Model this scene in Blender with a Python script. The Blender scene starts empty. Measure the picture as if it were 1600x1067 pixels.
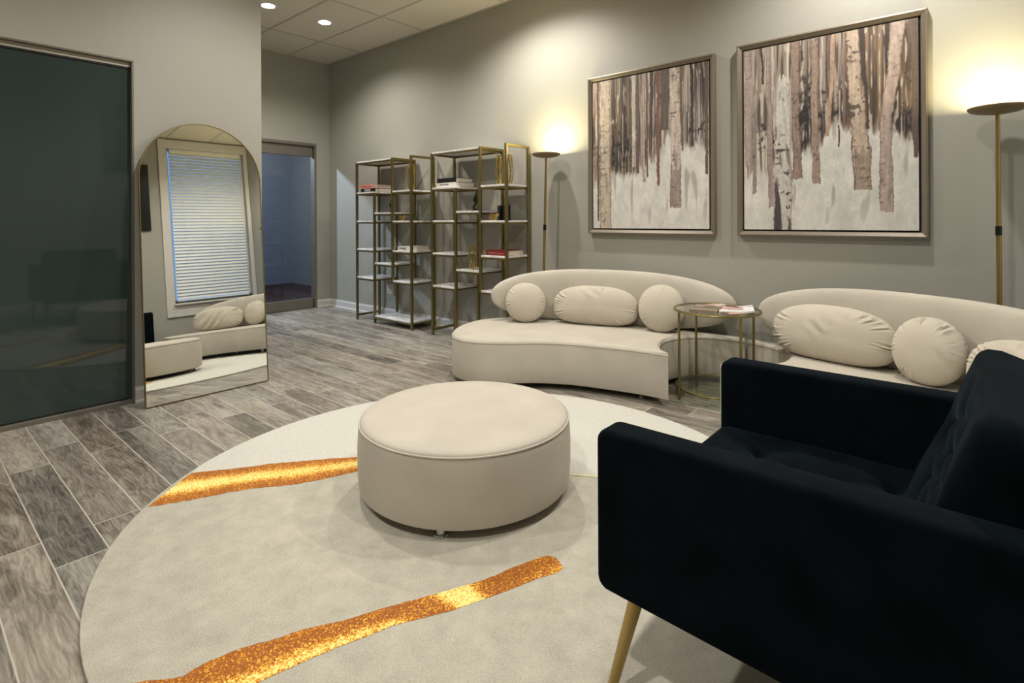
import bpy, bmesh, math, random
from mathutils import Vector, Matrix, noise
random.seed(7)
S = bpy.context.scene
COL = S.collection
PI = math.pi
R = math.radians

# ------------------------------------------------------------------ camera
WALL_Y = 4.10      # wall with the paintings
MIR_X = -4.228     # wall with the mirror
DOOR_X = -6.92     # far wall with the glass door
WIN_X = 1.06       # wall with the window
BACK_Y = -2.6
CEIL = 3.378

cam_d = bpy.data.cameras.new('camera')
cam = bpy.data.objects.new('camera', cam_d)
COL.objects.link(cam)
yaw, roll = R(40.853), 0.0049
Rz = Matrix.Rotation(yaw, 3, 'Z')
Ry = Matrix(((math.cos(roll), 0, math.sin(roll)), (0, 1, 0), (-math.sin(roll), 0, math.cos(roll))))
RR = Rz @ Ry
rt, fw, up = RR.col[0], RR.col[1], RR.col[2]
M = Matrix((rt, up, -fw)).transposed().to_4x4()
M.translation = Vector((0, 0, 1.2))
cam.matrix_world = M
cam_d.sensor_width = 36
cam_d.lens = 850.9 / 1600 * 36
cam_d.shift_y = -(533.5 - 342.3) / 1600
cam_d.clip_start = 0.05
S.camera = cam

# ------------------------------------------------------------------ world, view
w = bpy.data.worlds.new('dusk_sky')
S.world = w
w.use_nodes = True
bgn = w.node_tree.nodes['Background']
bgn.inputs[0].default_value = (0.10, 0.26, 0.62, 1)
bgn.inputs[1].default_value = 0.9
S.view_settings.view_transform = 'Standard'
S.view_settings.look = 'None'
S.view_settings.gamma = 1
S.view_settings.use_curve_mapping = False
S.view_settings.exposure = 1.06

# ------------------------------------------------------------------ helpers
def lin(c):
    return tuple(((x / 12.92) if x <= 0.04045 else ((x + 0.055) / 1.055) ** 2.4) for x in c)

def hexc(r, g, b):
    return lin((r / 255, g / 255, b / 255))

def tag(o, label=None, cat=None, group=None, kind=None):
    if label: o['label'] = label
    if cat: o['category'] = cat
    if group: o['group'] = group
    if kind: o['kind'] = kind
    return o

def thing(name, label, cat, loc=(0, 0, 0), rz=0.0, group=None):
    o = bpy.data.objects.new(name, None)
    COL.objects.link(o)
    o.location = loc
    o.rotation_euler = (0, 0, rz)
    o.empty_display_size = 0.1
    return tag(o, label, cat, group)

def obj(name, bm, mats, parent=None, smooth=True, loc=None, recalc=True):
    big = [f for f in bm.faces if len(f.verts) > 8]
    if big:
        bm.normal_update()
        bmesh.ops.triangulate(bm, faces=big, quad_method='BEAUTY', ngon_method='EAR_CLIP')
    if recalc:
        bmesh.ops.recalc_face_normals(bm, faces=bm.faces)
    me = bpy.data.meshes.new(name)
    bm.to_mesh(me)
    bm.free()
    if not isinstance(mats, (list, tuple)):
        mats = [mats]
    for m in mats:
        me.materials.append(m)
    if smooth:
        me.polygons.foreach_set('use_smooth', [True] * len(me.polygons))
        try:
            me.set_sharp_from_angle(angle=R(38))
        except Exception:
            pass
    o = bpy.data.objects.new(name, me)
    COL.objects.link(o)
    if parent: o.parent = parent
    if loc: o.location = loc
    return o

def struct(name, bm, mats, smooth=False, recalc=True):
    o = obj(name, bm, mats, None, smooth, recalc=recalc)
    o['kind'] = 'structure'
    return o

def box(bm, x0, x1, y0, y1, z0, z1, bevel=0.0, seg=2, mat=0):
    r = bmesh.ops.create_cube(bm, size=1.0)
    vs = r['verts']
    for v in vs:
        v.co = Vector(((x0 + x1) / 2 + v.co.x * (x1 - x0), (y0 + y1) / 2 + v.co.y * (y1 - y0), (z0 + z1) / 2 + v.co.z * (z1 - z0)))
    fs = set(f for v in vs for f in v.link_faces)
    for f in fs: f.material_index = mat
    if bevel > 0:
        es = list(set(e for v in vs for e in v.link_edges))
        bmesh.ops.bevel(bm, geom=es, offset=bevel, segments=seg, profile=0.5, affect='EDGES')
    return vs

def tube(bm, pts, rad, seg=10, caps=True, mat=0):
    pts = [Vector(p) for p in pts]
    n = len(pts)
    rads = rad if isinstance(rad, (list, tuple)) else [rad] * n
    rings = []
    prev = None
    for i, p in enumerate(pts):
        t = (pts[min(i + 1, n - 1)] - pts[max(i - 1, 0)]).normalized()
        if prev is None:
            a = t.orthogonal().normalized()
        else:
            a = (prev - t * prev.dot(t)).normalized()
        prev = a
        b = t.cross(a)
        rings.append([bm.verts.new(p + (a * math.cos(2 * PI * k / seg) + b * math.sin(2 * PI * k / seg)) * rads[i]) for k in range(seg)])
    for i in range(n - 1):
        for k in range(seg):
            f = bm.faces.new((rings[i][k], rings[i][(k + 1) % seg], rings[i + 1][(k + 1) % seg], rings[i + 1][k]))
            f.material_index = mat
    if caps:
        bm.faces.new(rings[0][::-1]).material_index = mat
        bm.faces.new(rings[-1]).material_index = mat

def lathe(bm, prof, cx=0, cy=0, seg=48, mat=0, caps=True):
    rings = []
    for r, z in prof:
        rings.append([bm.verts.new((cx + r * math.cos(2 * PI * k / seg), cy + r * math.sin(2 * PI * k / seg), z)) for k in range(seg)])
    for i in range(len(prof) - 1):
        for k in range(seg):
            f = bm.faces.new((rings[i][k], rings[i][(k + 1) % seg], rings[i + 1][(k + 1) % seg], rings[i + 1][k]))
            f.material_index = mat
    if caps:
        bm.faces.new(rings[0][::-1]).material_index = mat
        bm.faces.new(rings[-1]).material_index = mat

def torus(bm, cx, cy, z, r, t, seg=64, s2=8):
    rings = []
    for i in range(seg):
        a = 2 * PI * i / seg
        rings.append([bm.verts.new((cx + (r + t * math.cos(2 * PI * k / s2)) * math.cos(a), cy + (r + t * math.cos(2 * PI * k / s2)) * math.sin(a), z + t * math.sin(2 * PI * k / s2))) for k in range(s2)])
    for i in range(seg):
        for k in range(s2):
            bm.faces.new((rings[i][k], rings[i][(k + 1) % s2], rings[(i + 1) % seg][(k + 1) % s2], rings[(i + 1) % seg][k]))

def catmull(pts, corners=(), n=8, closed=True):
    """smooth curve through pts; indices in corners stay sharp"""
    out = []
    N = len(pts)
    P = [Vector(p) for p in pts]
    rng = range(N) if closed else range(N - 1)
    for i in rng:
        p1, p2 = P[i], P[(i + 1) % N]
        p0 = P[(i - 1) % N] if (closed or i > 0) else p1
        p3 = P[(i + 2) % N] if (closed or i + 2 < N) else p2
        if i in corners: p0 = p1 + (p1 - p2) * 0.5
        if (i + 1) % N in corners: p3 = p2 + (p2 - p1) * 0.5
        for k in range(n):
            t = k / n
            out.append(0.5 * ((2 * p1) + (p2 - p0) * t + (2 * p0 - 5 * p1 + 4 * p2 - p3) * t * t + (3 * p1 - p0 - 3 * p2 + p3) * t ** 3))
    if not closed: out.append(P[-1])
    return out

# ------------------------------------------------------------------ materials
MATS = {}
def newmat(name):
    m = bpy.data.materials.new(name)
    m.use_nodes = True
    nt = m.node_tree
    b = nt.nodes['Principled BSDF']
    MATS[name] = m
    return m, nt, b

def N(nt, typ, **kw):
    n = nt.nodes.new(typ)
    for k, v in kw.items():
        if k in n.inputs.keys() if isinstance(k, str) else False:
            n.inputs[k].default_value = v
        else:
            setattr(n, k, v)
    return n

def simple(name, col, rough=0.5, metal=0.0, var=0.0, scale=8.0, bump=0.0, bscale=60.0, sheen=0.0, spec=None, coat=0.0, stretch=None, detail=3.0):
    m, nt, b = newmat(name)
    b.inputs['Roughness'].default_value = rough
    b.inputs['Metallic'].default_value = metal
    if spec is not None: b.inputs['Specular IOR Level'].default_value = spec
    if sheen:
        b.inputs['Sheen Weight'].default_value = sheen
        b.inputs['Sheen Roughness'].default_value = 0.45
        b.inputs['Sheen Tint'].default_value = (*[min(1, c * 1.3 + 0.02) for c in col], 1)
    if coat: b.inputs['Coat Weight'].default_value = coat
    tc = nt.nodes.new('ShaderNodeTexCoord')
    mp = nt.nodes.new('ShaderNodeMapping')
    if stretch: mp.inputs['Scale'].default_value = stretch
    nt.links.new(tc.outputs['Object'], mp.inputs['Vector'])
    no = nt.nodes.new('ShaderNodeTexNoise')
    no.inputs['Scale'].default_value = scale
    no.inputs['Detail'].default_value = detail
    nt.links.new(mp.outputs[0], no.inputs['Vector'])
    rp = nt.nodes.new('ShaderNodeValToRGB')
    rp.color_ramp.elements[0].position = 0.3
    rp.color_ramp.elements[1].position = 0.7
    rp.color_ramp.elements[0].color = (*[c * (1 - var) for c in col], 1)
    rp.color_ramp.elements[1].color = (*[min(1, c * (1 + var)) for c in col], 1)
    nt.links.new(no.outputs['Fac'], rp.inputs[0])
    nt.links.new(rp.outputs[0], b.inputs['Base Color'])
    if bump:
        n2 = nt.nodes.new('ShaderNodeTexNoise')
        n2.inputs['Scale'].default_value = bscale
        n2.inputs['Detail'].default_value = 4
        nt.links.new(mp.outputs[0], n2.inputs['Vector'])
        bp = nt.nodes.new('ShaderNodeBump')
        bp.inputs['Strength'].default_value = bump
        bp.inputs['Distance'].default_value = 0.004
        nt.links.new(n2.outputs['Fac'], bp.inputs['Height'])
        nt.links.new(bp.outputs[0], b.inputs['Normal'])
    return m

wall_m = simple('wall_paint', hexc(159, 157, 147), 0.55, var=0.015, scale=2, bump=0.05, bscale=220)
trim_m = simple('trim_paint', hexc(205, 202, 196), 0.4, var=0.01)
velvet_m = simple('cream_velvet', hexc(188, 181, 168), 0.85, var=0.06, scale=5, bump=0.12, bscale=260, sheen=0.25, spec=0.2)
pillow_m = simple('cream_pillow_velvet', hexc(192, 184, 169), 0.85, var=0.04, scale=7, bump=0.12, bscale=260, sheen=0.25, spec=0.2)
navy_m = simple('navy_velvet', (0.0022, 0.0043, 0.0060), 0.85, var=0.35, scale=9, bump=0.2, bscale=300, spec=0.04)
_b = navy_m.node_tree.nodes['Principled BSDF']
_b.inputs['Sheen Weight'].default_value = 0.04
_b.inputs['Sheen Roughness'].default_value = 0.35
_b.inputs['Sheen Tint'].default_value = (0.5, 0.75, 1, 1)
brass_m = simple('brushed_brass', hexc(146, 132, 88), 0.36, metal=1.0, var=0.06, scale=30, stretch=(1, 1, 6))
gold_m = simple('polished_gold', hexc(225, 190, 110), 0.2, metal=1.0, var=0.03)
legbrass_m = simple('leg_brass', hexc(176, 152, 98), 0.33, metal=1.0, var=0.12, scale=12, stretch=(1, 1, .4))
bronze_m = simple('lamp_bronze', hexc(132, 116, 84), 0.5, metal=0.35, var=0.05)
chrome_m = simple('chrome', hexc(200, 200, 202), 0.12, metal=1.0)
alu_m = simple('aluminium', hexc(128, 122, 112), 0.42, metal=0.6, var=0.04)
track_m = simple('track_metal', hexc(176, 170, 158), 0.4, metal=0.3, var=0.03)
black_m = simple('matt_black', (0.004, 0.004, 0.005), 0.6, var=0.2)
gloss_black_m = simple('gloss_black', (0.004, 0.004, 0.004), 0.25)
leg_m = simple('black_foot', (0.01, 0.01, 0.01), 0.5)
paper_m = simple('book_pages', hexc(222, 214, 198), 0.8, var=0.08, scale=4, stretch=(1, 1, 160))
white_m = simple('white_board_cover', hexc(226, 222, 216), 0.5, var=0.02)
pink_m = simple('pink_cover', hexc(205, 140, 130), 0.5, var=0.05)
redtext_m = simple('red_ink', hexc(180, 50, 45), 0.5)
dark_red_m = simple('dark_red_cover', hexc(120, 28, 30), 0.45, var=0.08)
rose_text_m = simple('rose_ink', hexc(205, 130, 120), 0.5)
ink_m = simple('black_ink', (0.01, 0.01, 0.01), 0.5)
blackcov_m = simple('black_cover', (0.008, 0.007, 0.005), 0.4)
plate_m = simple('switch_plate_plastic', hexc(206, 204, 200), 0.4)
frame_m = simple('picture_frame_champagne', hexc(116, 106, 92), 0.45, metal=0.2, var=0.06, scale=40, stretch=(1, 1, .3))
shadow_gap_m = simple('picture_frame_inner', (0.006, 0.006, 0.008), 0.6)
slat_m = simple('blind_slat', hexc(222, 220, 210), 0.5, var=0.01)
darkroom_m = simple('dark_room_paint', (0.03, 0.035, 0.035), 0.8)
hall_m = simple('hall_wall_paint', hexc(150, 160, 172), 0.7, var=0.03)
hallfloor_m = simple('hall_floor_carpet', hexc(50, 32, 32), 0.8, var=0.12, scale=18)

def marble():
    m, nt, b = newmat('white_marble')
    tc = nt.nodes.new('ShaderNodeTexCoord')
    no = nt.nodes.new('ShaderNodeTexNoise'); no.inputs['Scale'].default_value = 5; no.inputs['Detail'].default_value = 8; no.inputs['Distortion'].default_value = 2.2
    nt.links.new(tc.outputs['Object'], no.inputs['Vector'])
    rp = nt.nodes.new('ShaderNodeValToRGB')
    e = rp.color_ramp.elements
    e[0].position = 0.42; e[0].color = (*hexc(222, 220, 218), 1)
    e[1].position = 0.58; e[1].color = (*hexc(236, 234, 232), 1)
    k = e.new(0.5); k.color = (*hexc(206, 204, 205), 1)
    nt.links.new(no.outputs['Fac'], rp.inputs[0])
    nt.links.new(rp.outputs[0], b.inputs['Base Color'])
    b.inputs['Roughness'].default_value = 0.3
    return m
marble_m = marble()

def glass(name, col=(1, 1, 1), rough=0.0, tint=0.06):
    """thin clear glass: mostly transparent with a fresnel reflection"""
    m, nt, b = newmat(name)
    nt.nodes.remove(b)
    out = nt.nodes['Material Output']
    tr = nt.nodes.new('ShaderNodeBsdfTransparent'); tr.inputs[0].default_value = (*col, 1)
    gl = nt.nodes.new('ShaderNodeBsdfGlossy'); gl.inputs['Roughness'].default_value = rough; gl.inputs[0].default_value = (1, 1, 1, 1)
    fr = nt.nodes.new('ShaderNodeFresnel'); fr.inputs[0].default_value = 1.5
    mx = nt.nodes.new('ShaderNodeMixShader')
    ge = nt.nodes.new('ShaderNodeNewGeometry')
    sb = nt.nodes.new('ShaderNodeMath'); sb.operation = 'SUBTRACT'; sb.inputs[0].default_value = 1.0
    nt.links.new(ge.outputs['Backfacing'], sb.inputs[1])
    ml = nt.nodes.new('ShaderNodeMath'); ml.operation = 'MULTIPLY'
    nt.links.new(fr.outputs[0], ml.inputs[0]); nt.links.new(sb.outputs[0], ml.inputs[1])
    nt.links.new(ml.outputs[0], mx.inputs[0])
    nt.links.new(tr.outputs[0], mx.inputs[1]); nt.links.new(gl.outputs[0], mx.inputs[2])
    nt.links.new(mx.outputs[0], out.inputs[0])
    return m
clear_glass_m = glass('clear_glass', (0.93, 0.95, 0.92))
table_glass_m = glass('table_glass', (0.86, 0.89, 0.84))
door_glass_m = glass('door_glass', (0.9, 0.92, 0.95))

def dark_glass():
    m, nt, b = newmat('dark_green_glass')
    tc = nt.nodes.new('ShaderNodeTexCoord')
    no = nt.nodes.new('ShaderNodeTexNoise'); no.inputs['Scale'].default_value = 1.3; no.inputs['Detail'].default_value = 1
    nt.links.new(tc.outputs['Object'], no.inputs['Vector'])
    rp = nt.nodes.new('ShaderNodeValToRGB')
    rp.color_ramp.elements[0].color = (0.026, 0.039, 0.036, 1)
    rp.color_ramp.elements[1].color = (0.040, 0.059, 0.054, 1)
    nt.links.new(no.outputs['Fac'], rp.inputs[0])
    nt.links.new(rp.outputs[0], b.inputs['Base Color'])
    b.inputs['Roughness'].default_value = 0.035
    b.inputs['Specular IOR Level'].default_value = 0.45
    return m
dark_glass_m = dark_glass()

m, nt, b = newmat('mirror_silver')
b.inputs['Base Color'].default_value = (0.86, 0.87, 0.84, 1); b.inputs['Metallic'].default_value = 1; b.inputs['Roughness'].default_value = 0.0
mirror_m = m

def emit(name, col, s):
    m, nt, b = newmat(name)
    b.inputs['Base Color'].default_value = (*col, 1)
    b.inputs['Emission Color'].default_value = (*col, 1)
    b.inputs['Emission Strength'].default_value = s
    return m
led_m = emit('downlight_led', (1, 0.93, 0.8), 14)
lampled_m = emit('torchiere_led', (1, 0.86, 0.50), 40)

def floor_mat():
    m, nt, b = newmat('wood_look_tile')
    L = nt.links.new
    tc = nt.nodes.new('ShaderNodeTexCoord')
    sp = nt.nodes.new('ShaderNodeSeparateXYZ'); L(tc.outputs['Object'], sp.inputs[0])
    def mt(op, a, bb=None, c=None):
        n = nt.nodes.new('ShaderNodeMath'); n.operation = op
        for i, v in enumerate((a, bb, c)):
            if v is None: continue
            if isinstance(v, (int, float)): n.inputs[i].default_value = v
            else: L(v, n.inputs[i])
        return n.outputs[0]
    PW, PL = 0.1565, 1.066
    yv = mt('DIVIDE', mt('SUBTRACT', sp.outputs[1], 0.2285), PW)
    row = mt('FLOOR', yv)
    fy = mt('FRACT', yv)
    odd = mt('FRACT', mt('MULTIPLY', row, 0.5))          # 0 or .5
    off = mt('MULTIPLY', mt('GREATER_THAN', mt('ABSOLUTE', odd), 0.25), 0.232)
    xv = mt('DIVIDE', mt('SUBTRACT', mt('ADD', sp.outputs[0], 2.662), off), PL)
    colm = mt('FLOOR', xv)
    fx = mt('FRACT', xv)
    ex = mt('MULTIPLY', mt('MINIMUM', fx, mt('SUBTRACT', 1, fx)), PL)
    ey = mt('MULTIPLY', mt('MINIMUM', fy, mt('SUBTRACT', 1, fy)), PW)
    e = mt('MINIMUM', ex, ey)
    grout = mt('LESS_THAN', e, 0.0022)
    cv = nt.nodes.new('ShaderNodeCombineXYZ'); L(row, cv.inputs[0]); L(colm, cv.inputs[1])
    wn = nt.nodes.new('ShaderNodeTexWhiteNoise'); wn.noise_dimensions = '3D'; L(cv.outputs[0], wn.inputs['Vector'])
    ws = nt.nodes.new('ShaderNodeSeparateColor'); L(wn.outputs['Color'], ws.inputs[0])
    # warped coordinates for the grain
    cb = nt.nodes.new('ShaderNodeCombineXYZ')
    L(mt('ADD', mt('MULTIPLY', sp.outputs[0], 1.0), mt('MULTIPLY', ws.outputs[0], 37)), cb.inputs[0])
    L(mt('ADD', mt('MULTIPLY', sp.outputs[1], 5.0), mt('MULTIPLY', ws.outputs[1], 53)), cb.inputs[1])
    L(mt('MULTIPLY', ws.outputs[2], 11), cb.inputs[2])
    n0 = nt.nodes.new('ShaderNodeTexNoise'); n0.inputs['Scale'].default_value = 2.0; n0.inputs['Detail'].default_value = 2; n0.inputs['Distortion'].default_value = 0.6
    L(cb.outputs[0], n0.inputs['Vector'])
    wv = nt.nodes.new('ShaderNodeTexWave'); wv.bands_direction = 'Y'
    wv.inputs['Scale'].default_value = 4.5; wv.inputs['Distortion'].default_value = 14; wv.inputs['Detail'].default_value = 3; wv.inputs['Detail Scale'].default_value = 0.9; wv.inputs['Detail Roughness'].default_value = 0.62
    L(cb.outputs[0], wv.inputs['Vector'])
    n1 = nt.nodes.new('ShaderNodeTexNoise'); n1.inputs['Scale'].default_value = 4.2; n1.inputs['Detail'].default_value = 11; n1.inputs['Roughness'].default_value = 0.66; n1.inputs['Distortion'].default_value = 2.2
    L(cb.outputs[0], n1.inputs['Vector'])
    # knots
    vo = nt.nodes.new('ShaderNodeTexVoronoi'); vo.inputs['Scale'].default_value = 1.1
    L(cb.outputs[0], vo.inputs['Vector'])
    knot = mt('SUBTRACT', 1, mt('MINIMUM', mt('MULTIPLY', vo.outputs['Distance'], 7.5), 1))
    g = mt('ADD', mt('ADD', mt('MULTIPLY', n0.outputs['Fac'], 0.55), mt('MULTIPLY', wv.outputs['Fac'], 0.07)), mt('MULTIPLY', n1.outputs['Fac'], 0.85))
    g = mt('SUBTRACT', g, 0.145)
    g = mt('ADD', g, mt('MULTIPLY', mt('SUBTRACT', ws.outputs[0], 0.5), 0.22))
    g = mt('SUBTRACT', g, mt('MULTIPLY', knot, 0.28))
    rp = nt.nodes.new('ShaderNodeValToRGB')
    el = rp.color_ramp.elements
    el[0].position = 0.30; el[0].color = (*hexc(70, 66, 60), 1)
    el[1].position = 0.86; el[1].color = (*hexc(176, 170, 158), 1)
    k = el.new(0.47); k.color = (*hexc(110, 104, 95), 1)
    k = el.new(0.62); k.color = (*hexc(140, 134, 123), 1)
    L(g, rp.inputs[0])
    # warm / cool tint between planks
    hs = nt.nodes.new('ShaderNodeMix'); hs.data_type = 'RGBA'; hs.blend_type = 'MULTIPLY'; hs.inputs['Factor'].default_value = 1
    tr = nt.nodes.new('ShaderNodeValToRGB')
    tr.color_ramp.elements[0].color = (1.0, 0.965, 0.93, 1); tr.color_ramp.elements[1].color = (0.93, 0.97, 1.0, 1)
    L(ws.outputs[1], tr.inputs[0])
    L(rp.outputs[0], hs.inputs[6]); L(tr.outputs[0], hs.inputs[7])
    mx = nt.nodes.new('ShaderNodeMix'); mx.data_type = 'RGBA'
    L(grout, mx.inputs['Factor']); L(hs.outputs[2], mx.inputs[6]); mx.inputs[7].default_value = (*hexc(186, 180, 168), 1)
    L(mx.outputs[2], b.inputs['Base Color'])
    rg = mt('ADD', mt('MULTIPLY', n1.outputs['Fac'], 0.15), 0.33)
    L(rg, b.inputs['Roughness'])
    b.inputs['Specular IOR Level'].default_value = 0.35
    bp = nt.nodes.new('ShaderNodeBump'); bp.inputs['Strength'].default_value = 0.25; bp.inputs['Distance'].default_value = 0.002
    L(mt('SUBTRACT', mt('MULTIPLY', n1.outputs['Fac'], 0.6), grout), bp.inputs['Height'])
    L(bp.outputs[0], b.inputs['Normal'])
    return m
floor_m = floor_mat()

def ceiling_mat():
    m, nt, b = newmat('ceiling_tiles')
    L = nt.links.new
    tc = nt.nodes.new('ShaderNodeTexCoord')
    no = nt.nodes.new('ShaderNodeTexNoise'); no.inputs['Scale'].default_value = 170; no.inputs['Detail'].default_value = 3
    L(tc.outputs['Object'], no.inputs['Vector'])
    rp = nt.nodes.new('ShaderNodeValToRGB')
    rp.color_ramp.elements[0].color = (*hexc(190, 184, 170), 1); rp.color_ramp.elements[0].position = 0.3
    rp.color_ramp.elements[1].color = (*hexc(206, 200, 186), 1); rp.color_ramp.elements[1].position = 0.55
    L(no.outputs['Fac'], rp.inputs[0]); L(rp.outputs[0], b.inputs['Base Color'])
    b.inputs['Roughness'].default_value = 0.9
    return m
ceil_m = ceiling_mat()
grid_m = simple('ceiling_grid_metal', hexc(172, 166, 154), 0.5)

def rug_mat():
    m, nt, b = newmat('rug_pile')
    L = nt.links.new
    tc = nt.nodes.new('ShaderNodeTexCoord')
    a = nt.nodes.new('ShaderNodeTexNoise'); a.inputs['Scale'].default_value = 11; a.inputs['Detail'].default_value = 6; a.inputs['Roughness'].default_value = .7
    c = nt.nodes.new('ShaderNodeTexNoise'); c.inputs['Scale'].default_value = 240; c.inputs['Detail'].default_value = 2
    L(tc.outputs['Object'], a.inputs['Vector']); L(tc.outputs['Object'], c.inputs['Vector'])
    ad = nt.nodes.new('ShaderNodeMath'); ad.operation = 'MULTIPLY_ADD'; L(c.outputs['Fac'], ad.inputs[0]); ad.inputs[1].default_value = 0.55
    mu = nt.nodes.new('ShaderNodeMath'); mu.operation = 'MULTIPLY'; L(a.outputs['Fac'], mu.inputs[0]); mu.inputs[1].default_value = 0.45
    L(mu.outputs[0], ad.inputs[2])
    rp = nt.nodes.new('ShaderNodeValToRGB')
    rp.color_ramp.elements[0].position = 0.3; rp.color_ramp.elements[0].color = (*hexc(158, 154, 141), 1)
    rp.color_ramp.elements[1].position = 0.7; rp.color_ramp.elements[1].color = (*hexc(206, 201, 186), 1)
    L(ad.outputs[0], rp.inputs[0]); L(rp.outputs[0], b.inputs['Base Color'])
    b.inputs['Roughness'].default_value = 0.95
    b.inputs['Specular IOR Level'].default_value = 0.1
    bp = nt.nodes.new('ShaderNodeBump'); bp.inputs['Strength'].default_value = 0.5; bp.inputs['Distance'].default_value = 0.003
    L(ad.outputs[0], bp.inputs['Height']); L(bp.outputs[0], b.inputs['Normal'])
    return m
rug_m = rug_mat()
rug_light_m = simple('rug_pile_pale', hexc(200, 199, 189), 0.95, var=0.09, scale=90, bump=0.5, bscale=240, spec=0.1, detail=6)
rug_edge_m = simple('rug_edge', hexc(170, 165, 150), 0.9)

def gold_pile():
    """u runs along the streak, v across it"""
    m, nt, b = newmat('rug_gold_pile')
    L = nt.links.new
    uv = nt.nodes.new('ShaderNodeUVMap')
    tc = nt.nodes.new('ShaderNodeTexCoord')
    sp = nt.nodes.new('ShaderNodeSeparateXYZ'); L(uv.outputs[0], sp.inputs[0])
    at = nt.nodes.new('ShaderNodeVertexColor'); at.layer_name = 'pile_tone'
    n1 = nt.nodes.new('ShaderNodeTexNoise'); n1.inputs['Scale'].default_value = 175; n1.inputs['Detail'].default_value = 2; n1.inputs['Roughness'].default_value = 0.7
    n2 = nt.nodes.new('ShaderNodeTexNoise'); n2.inputs['Scale'].default_value = 14; n2.inputs['Detail'].default_value = 3
    L(tc.outputs['Object'], n1.inputs['Vector']); L(tc.outputs['Object'], n2.inputs['Vector'])
    def mt(op, a, bb):
        n = nt.nodes.new('ShaderNodeMath'); n.operation = op
        for i, v in enumerate((a, bb)):
            if isinstance(v, (int, float)): n.inputs[i].default_value = v
            else: L(v, n.inputs[i])
        return n.outputs[0]
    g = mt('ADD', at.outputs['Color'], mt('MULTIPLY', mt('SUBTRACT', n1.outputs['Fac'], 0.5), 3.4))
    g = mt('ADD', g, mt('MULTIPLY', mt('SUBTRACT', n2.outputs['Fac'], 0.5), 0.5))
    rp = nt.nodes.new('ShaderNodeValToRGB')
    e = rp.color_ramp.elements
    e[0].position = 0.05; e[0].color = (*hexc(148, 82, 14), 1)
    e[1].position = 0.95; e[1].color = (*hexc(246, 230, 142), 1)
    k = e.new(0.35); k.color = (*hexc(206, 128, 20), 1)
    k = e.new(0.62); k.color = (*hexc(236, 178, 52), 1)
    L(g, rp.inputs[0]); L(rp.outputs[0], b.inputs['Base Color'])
    b.inputs['Roughness'].default_value = 0.8
    return m
gold_pile_m = gold_pile()
yellow_line_m = simple('rug_yellow_line', hexc(226, 214, 150), 0.9)

# ------------------------------------------------------------------ lights of the room
def downlight(x, y, power, group='recessed ceiling downlights', label=None, size=150):
    t = thing('downlight', label or 'round recessed downlight in the tiled ceiling outside the picture', 'ceiling light', (x, y, CEIL), 0, group)
    bm = bmesh.new()
    lathe(bm, [(0.062, 0.0), (0.068, -0.004), (0.092, -0.006), (0.098, -0.002), (0.098, 0.0)], caps=False, seg=32)
    lathe(bm, [(0.062, 0.0), (0.062, -0.004)], caps=False, seg=32)
    obj('trim_ring', bm, trim_m, t)
    bm = bmesh.new()
    lathe(bm, [(0.062, -0.0015), (0.062, -0.0028)], seg=32)
    obj('led_lens', bm, led_m, t)
    ld = bpy.data.lights.new('downlight_lamp', 'SPOT')
    ld.energy = power
    ld.color = (1, 0.955, 0.885)
    ld.spot_size = R(size)
    ld.spot_blend = 0.75
    ld.shadow_soft_size = 0.055
    lo = bpy.data.objects.new('downlight_lamp', ld)
    COL.objects.link(lo)
    lo.parent = t
    lo.location = (0, 0, -0.06)
    return t

downlight(-5.48, 3.196, 42, label='recessed ceiling downlight nearest the glass door corner, in view')
downlight(-5.48, 2.57, 26, label='recessed ceiling downlight cut off by the left wall edge at the top of the view')
for (x, y, p, lb) in ((-3.10, 3.38, 72, 'recessed ceiling downlight above the left end of the left cream sofa'), (-0.52, 3.38, 66, 'recessed ceiling downlight above the right cream sofa'),
                  (-3.04, 1.67, 56, 'recessed ceiling downlight above the left half of the round rug'), (-0.60, 1.67, 44, 'recessed ceiling downlight above the black armchair'),
                  (-3.04, -0.6, 46, 'recessed ceiling downlight behind the view, nearer the mirror wall'), (-0.60, -0.6, 88, 'recessed ceiling downlight right behind the view')):
    downlight(x, y, p, label=lb)

def area(name, loc, rot, sx, sy, e, col):
    ld = bpy.data.lights.new(name, 'AREA')
    ld.shape = 'RECTANGLE'; ld.size = sx; ld.size_y = sy; ld.energy = e; ld.color = col
    o = bpy.data.objects.new(name, ld); COL.objects.link(o)
    o.location = loc; o.rotation_euler = rot
    return o
# daylight of the hallway beyond the glass door
hd = bpy.data.lights.new('hallway_daylight', 'SPOT'); hd.energy = 210; hd.color = (0.66, 0.82, 1.0); hd.spot_size = R(56); hd.spot_blend = 0.3; hd.shadow_soft_size = 0.10
hl = bpy.data.objects.new('hallway_daylight', hd); COL.objects.link(hl); hl.location = (-8.35, 2.05, 2.92)
hl.rotation_euler = (Vector((-5.9, 4.1, 0.9)) - hl.location).to_track_quat('-Z', 'Y').to_euler()
area('hallway_fill', (-8.7, 3.4, 3.05), (0, 0, 0), 1.2, 1.6, 13, (1.0, 0.97, 0.93))  # unseen fill without a fixture, added to brighten the hallway

# ------------------------------------------------------------------ shell
def quad(bm, a, b_, c, d):
    vs = [bm.verts.new(p) for p in (a, b_, c, d)]
    return bm.faces.new(vs)

T = 0.14
bm = bmesh.new(); box(bm, -10.1, WIN_X + 0.3, BACK_Y - 0.2, 5.2, -0.1, 0.0); struct('floor', bm, floor_m)
bm = bmesh.new(); box(bm, -7.1, WIN_X + 0.3, BACK_Y - 0.2, WALL_Y + 0.15, CEIL, CEIL + 0.1)
struct('ceiling', bm, ceil_m)
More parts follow.
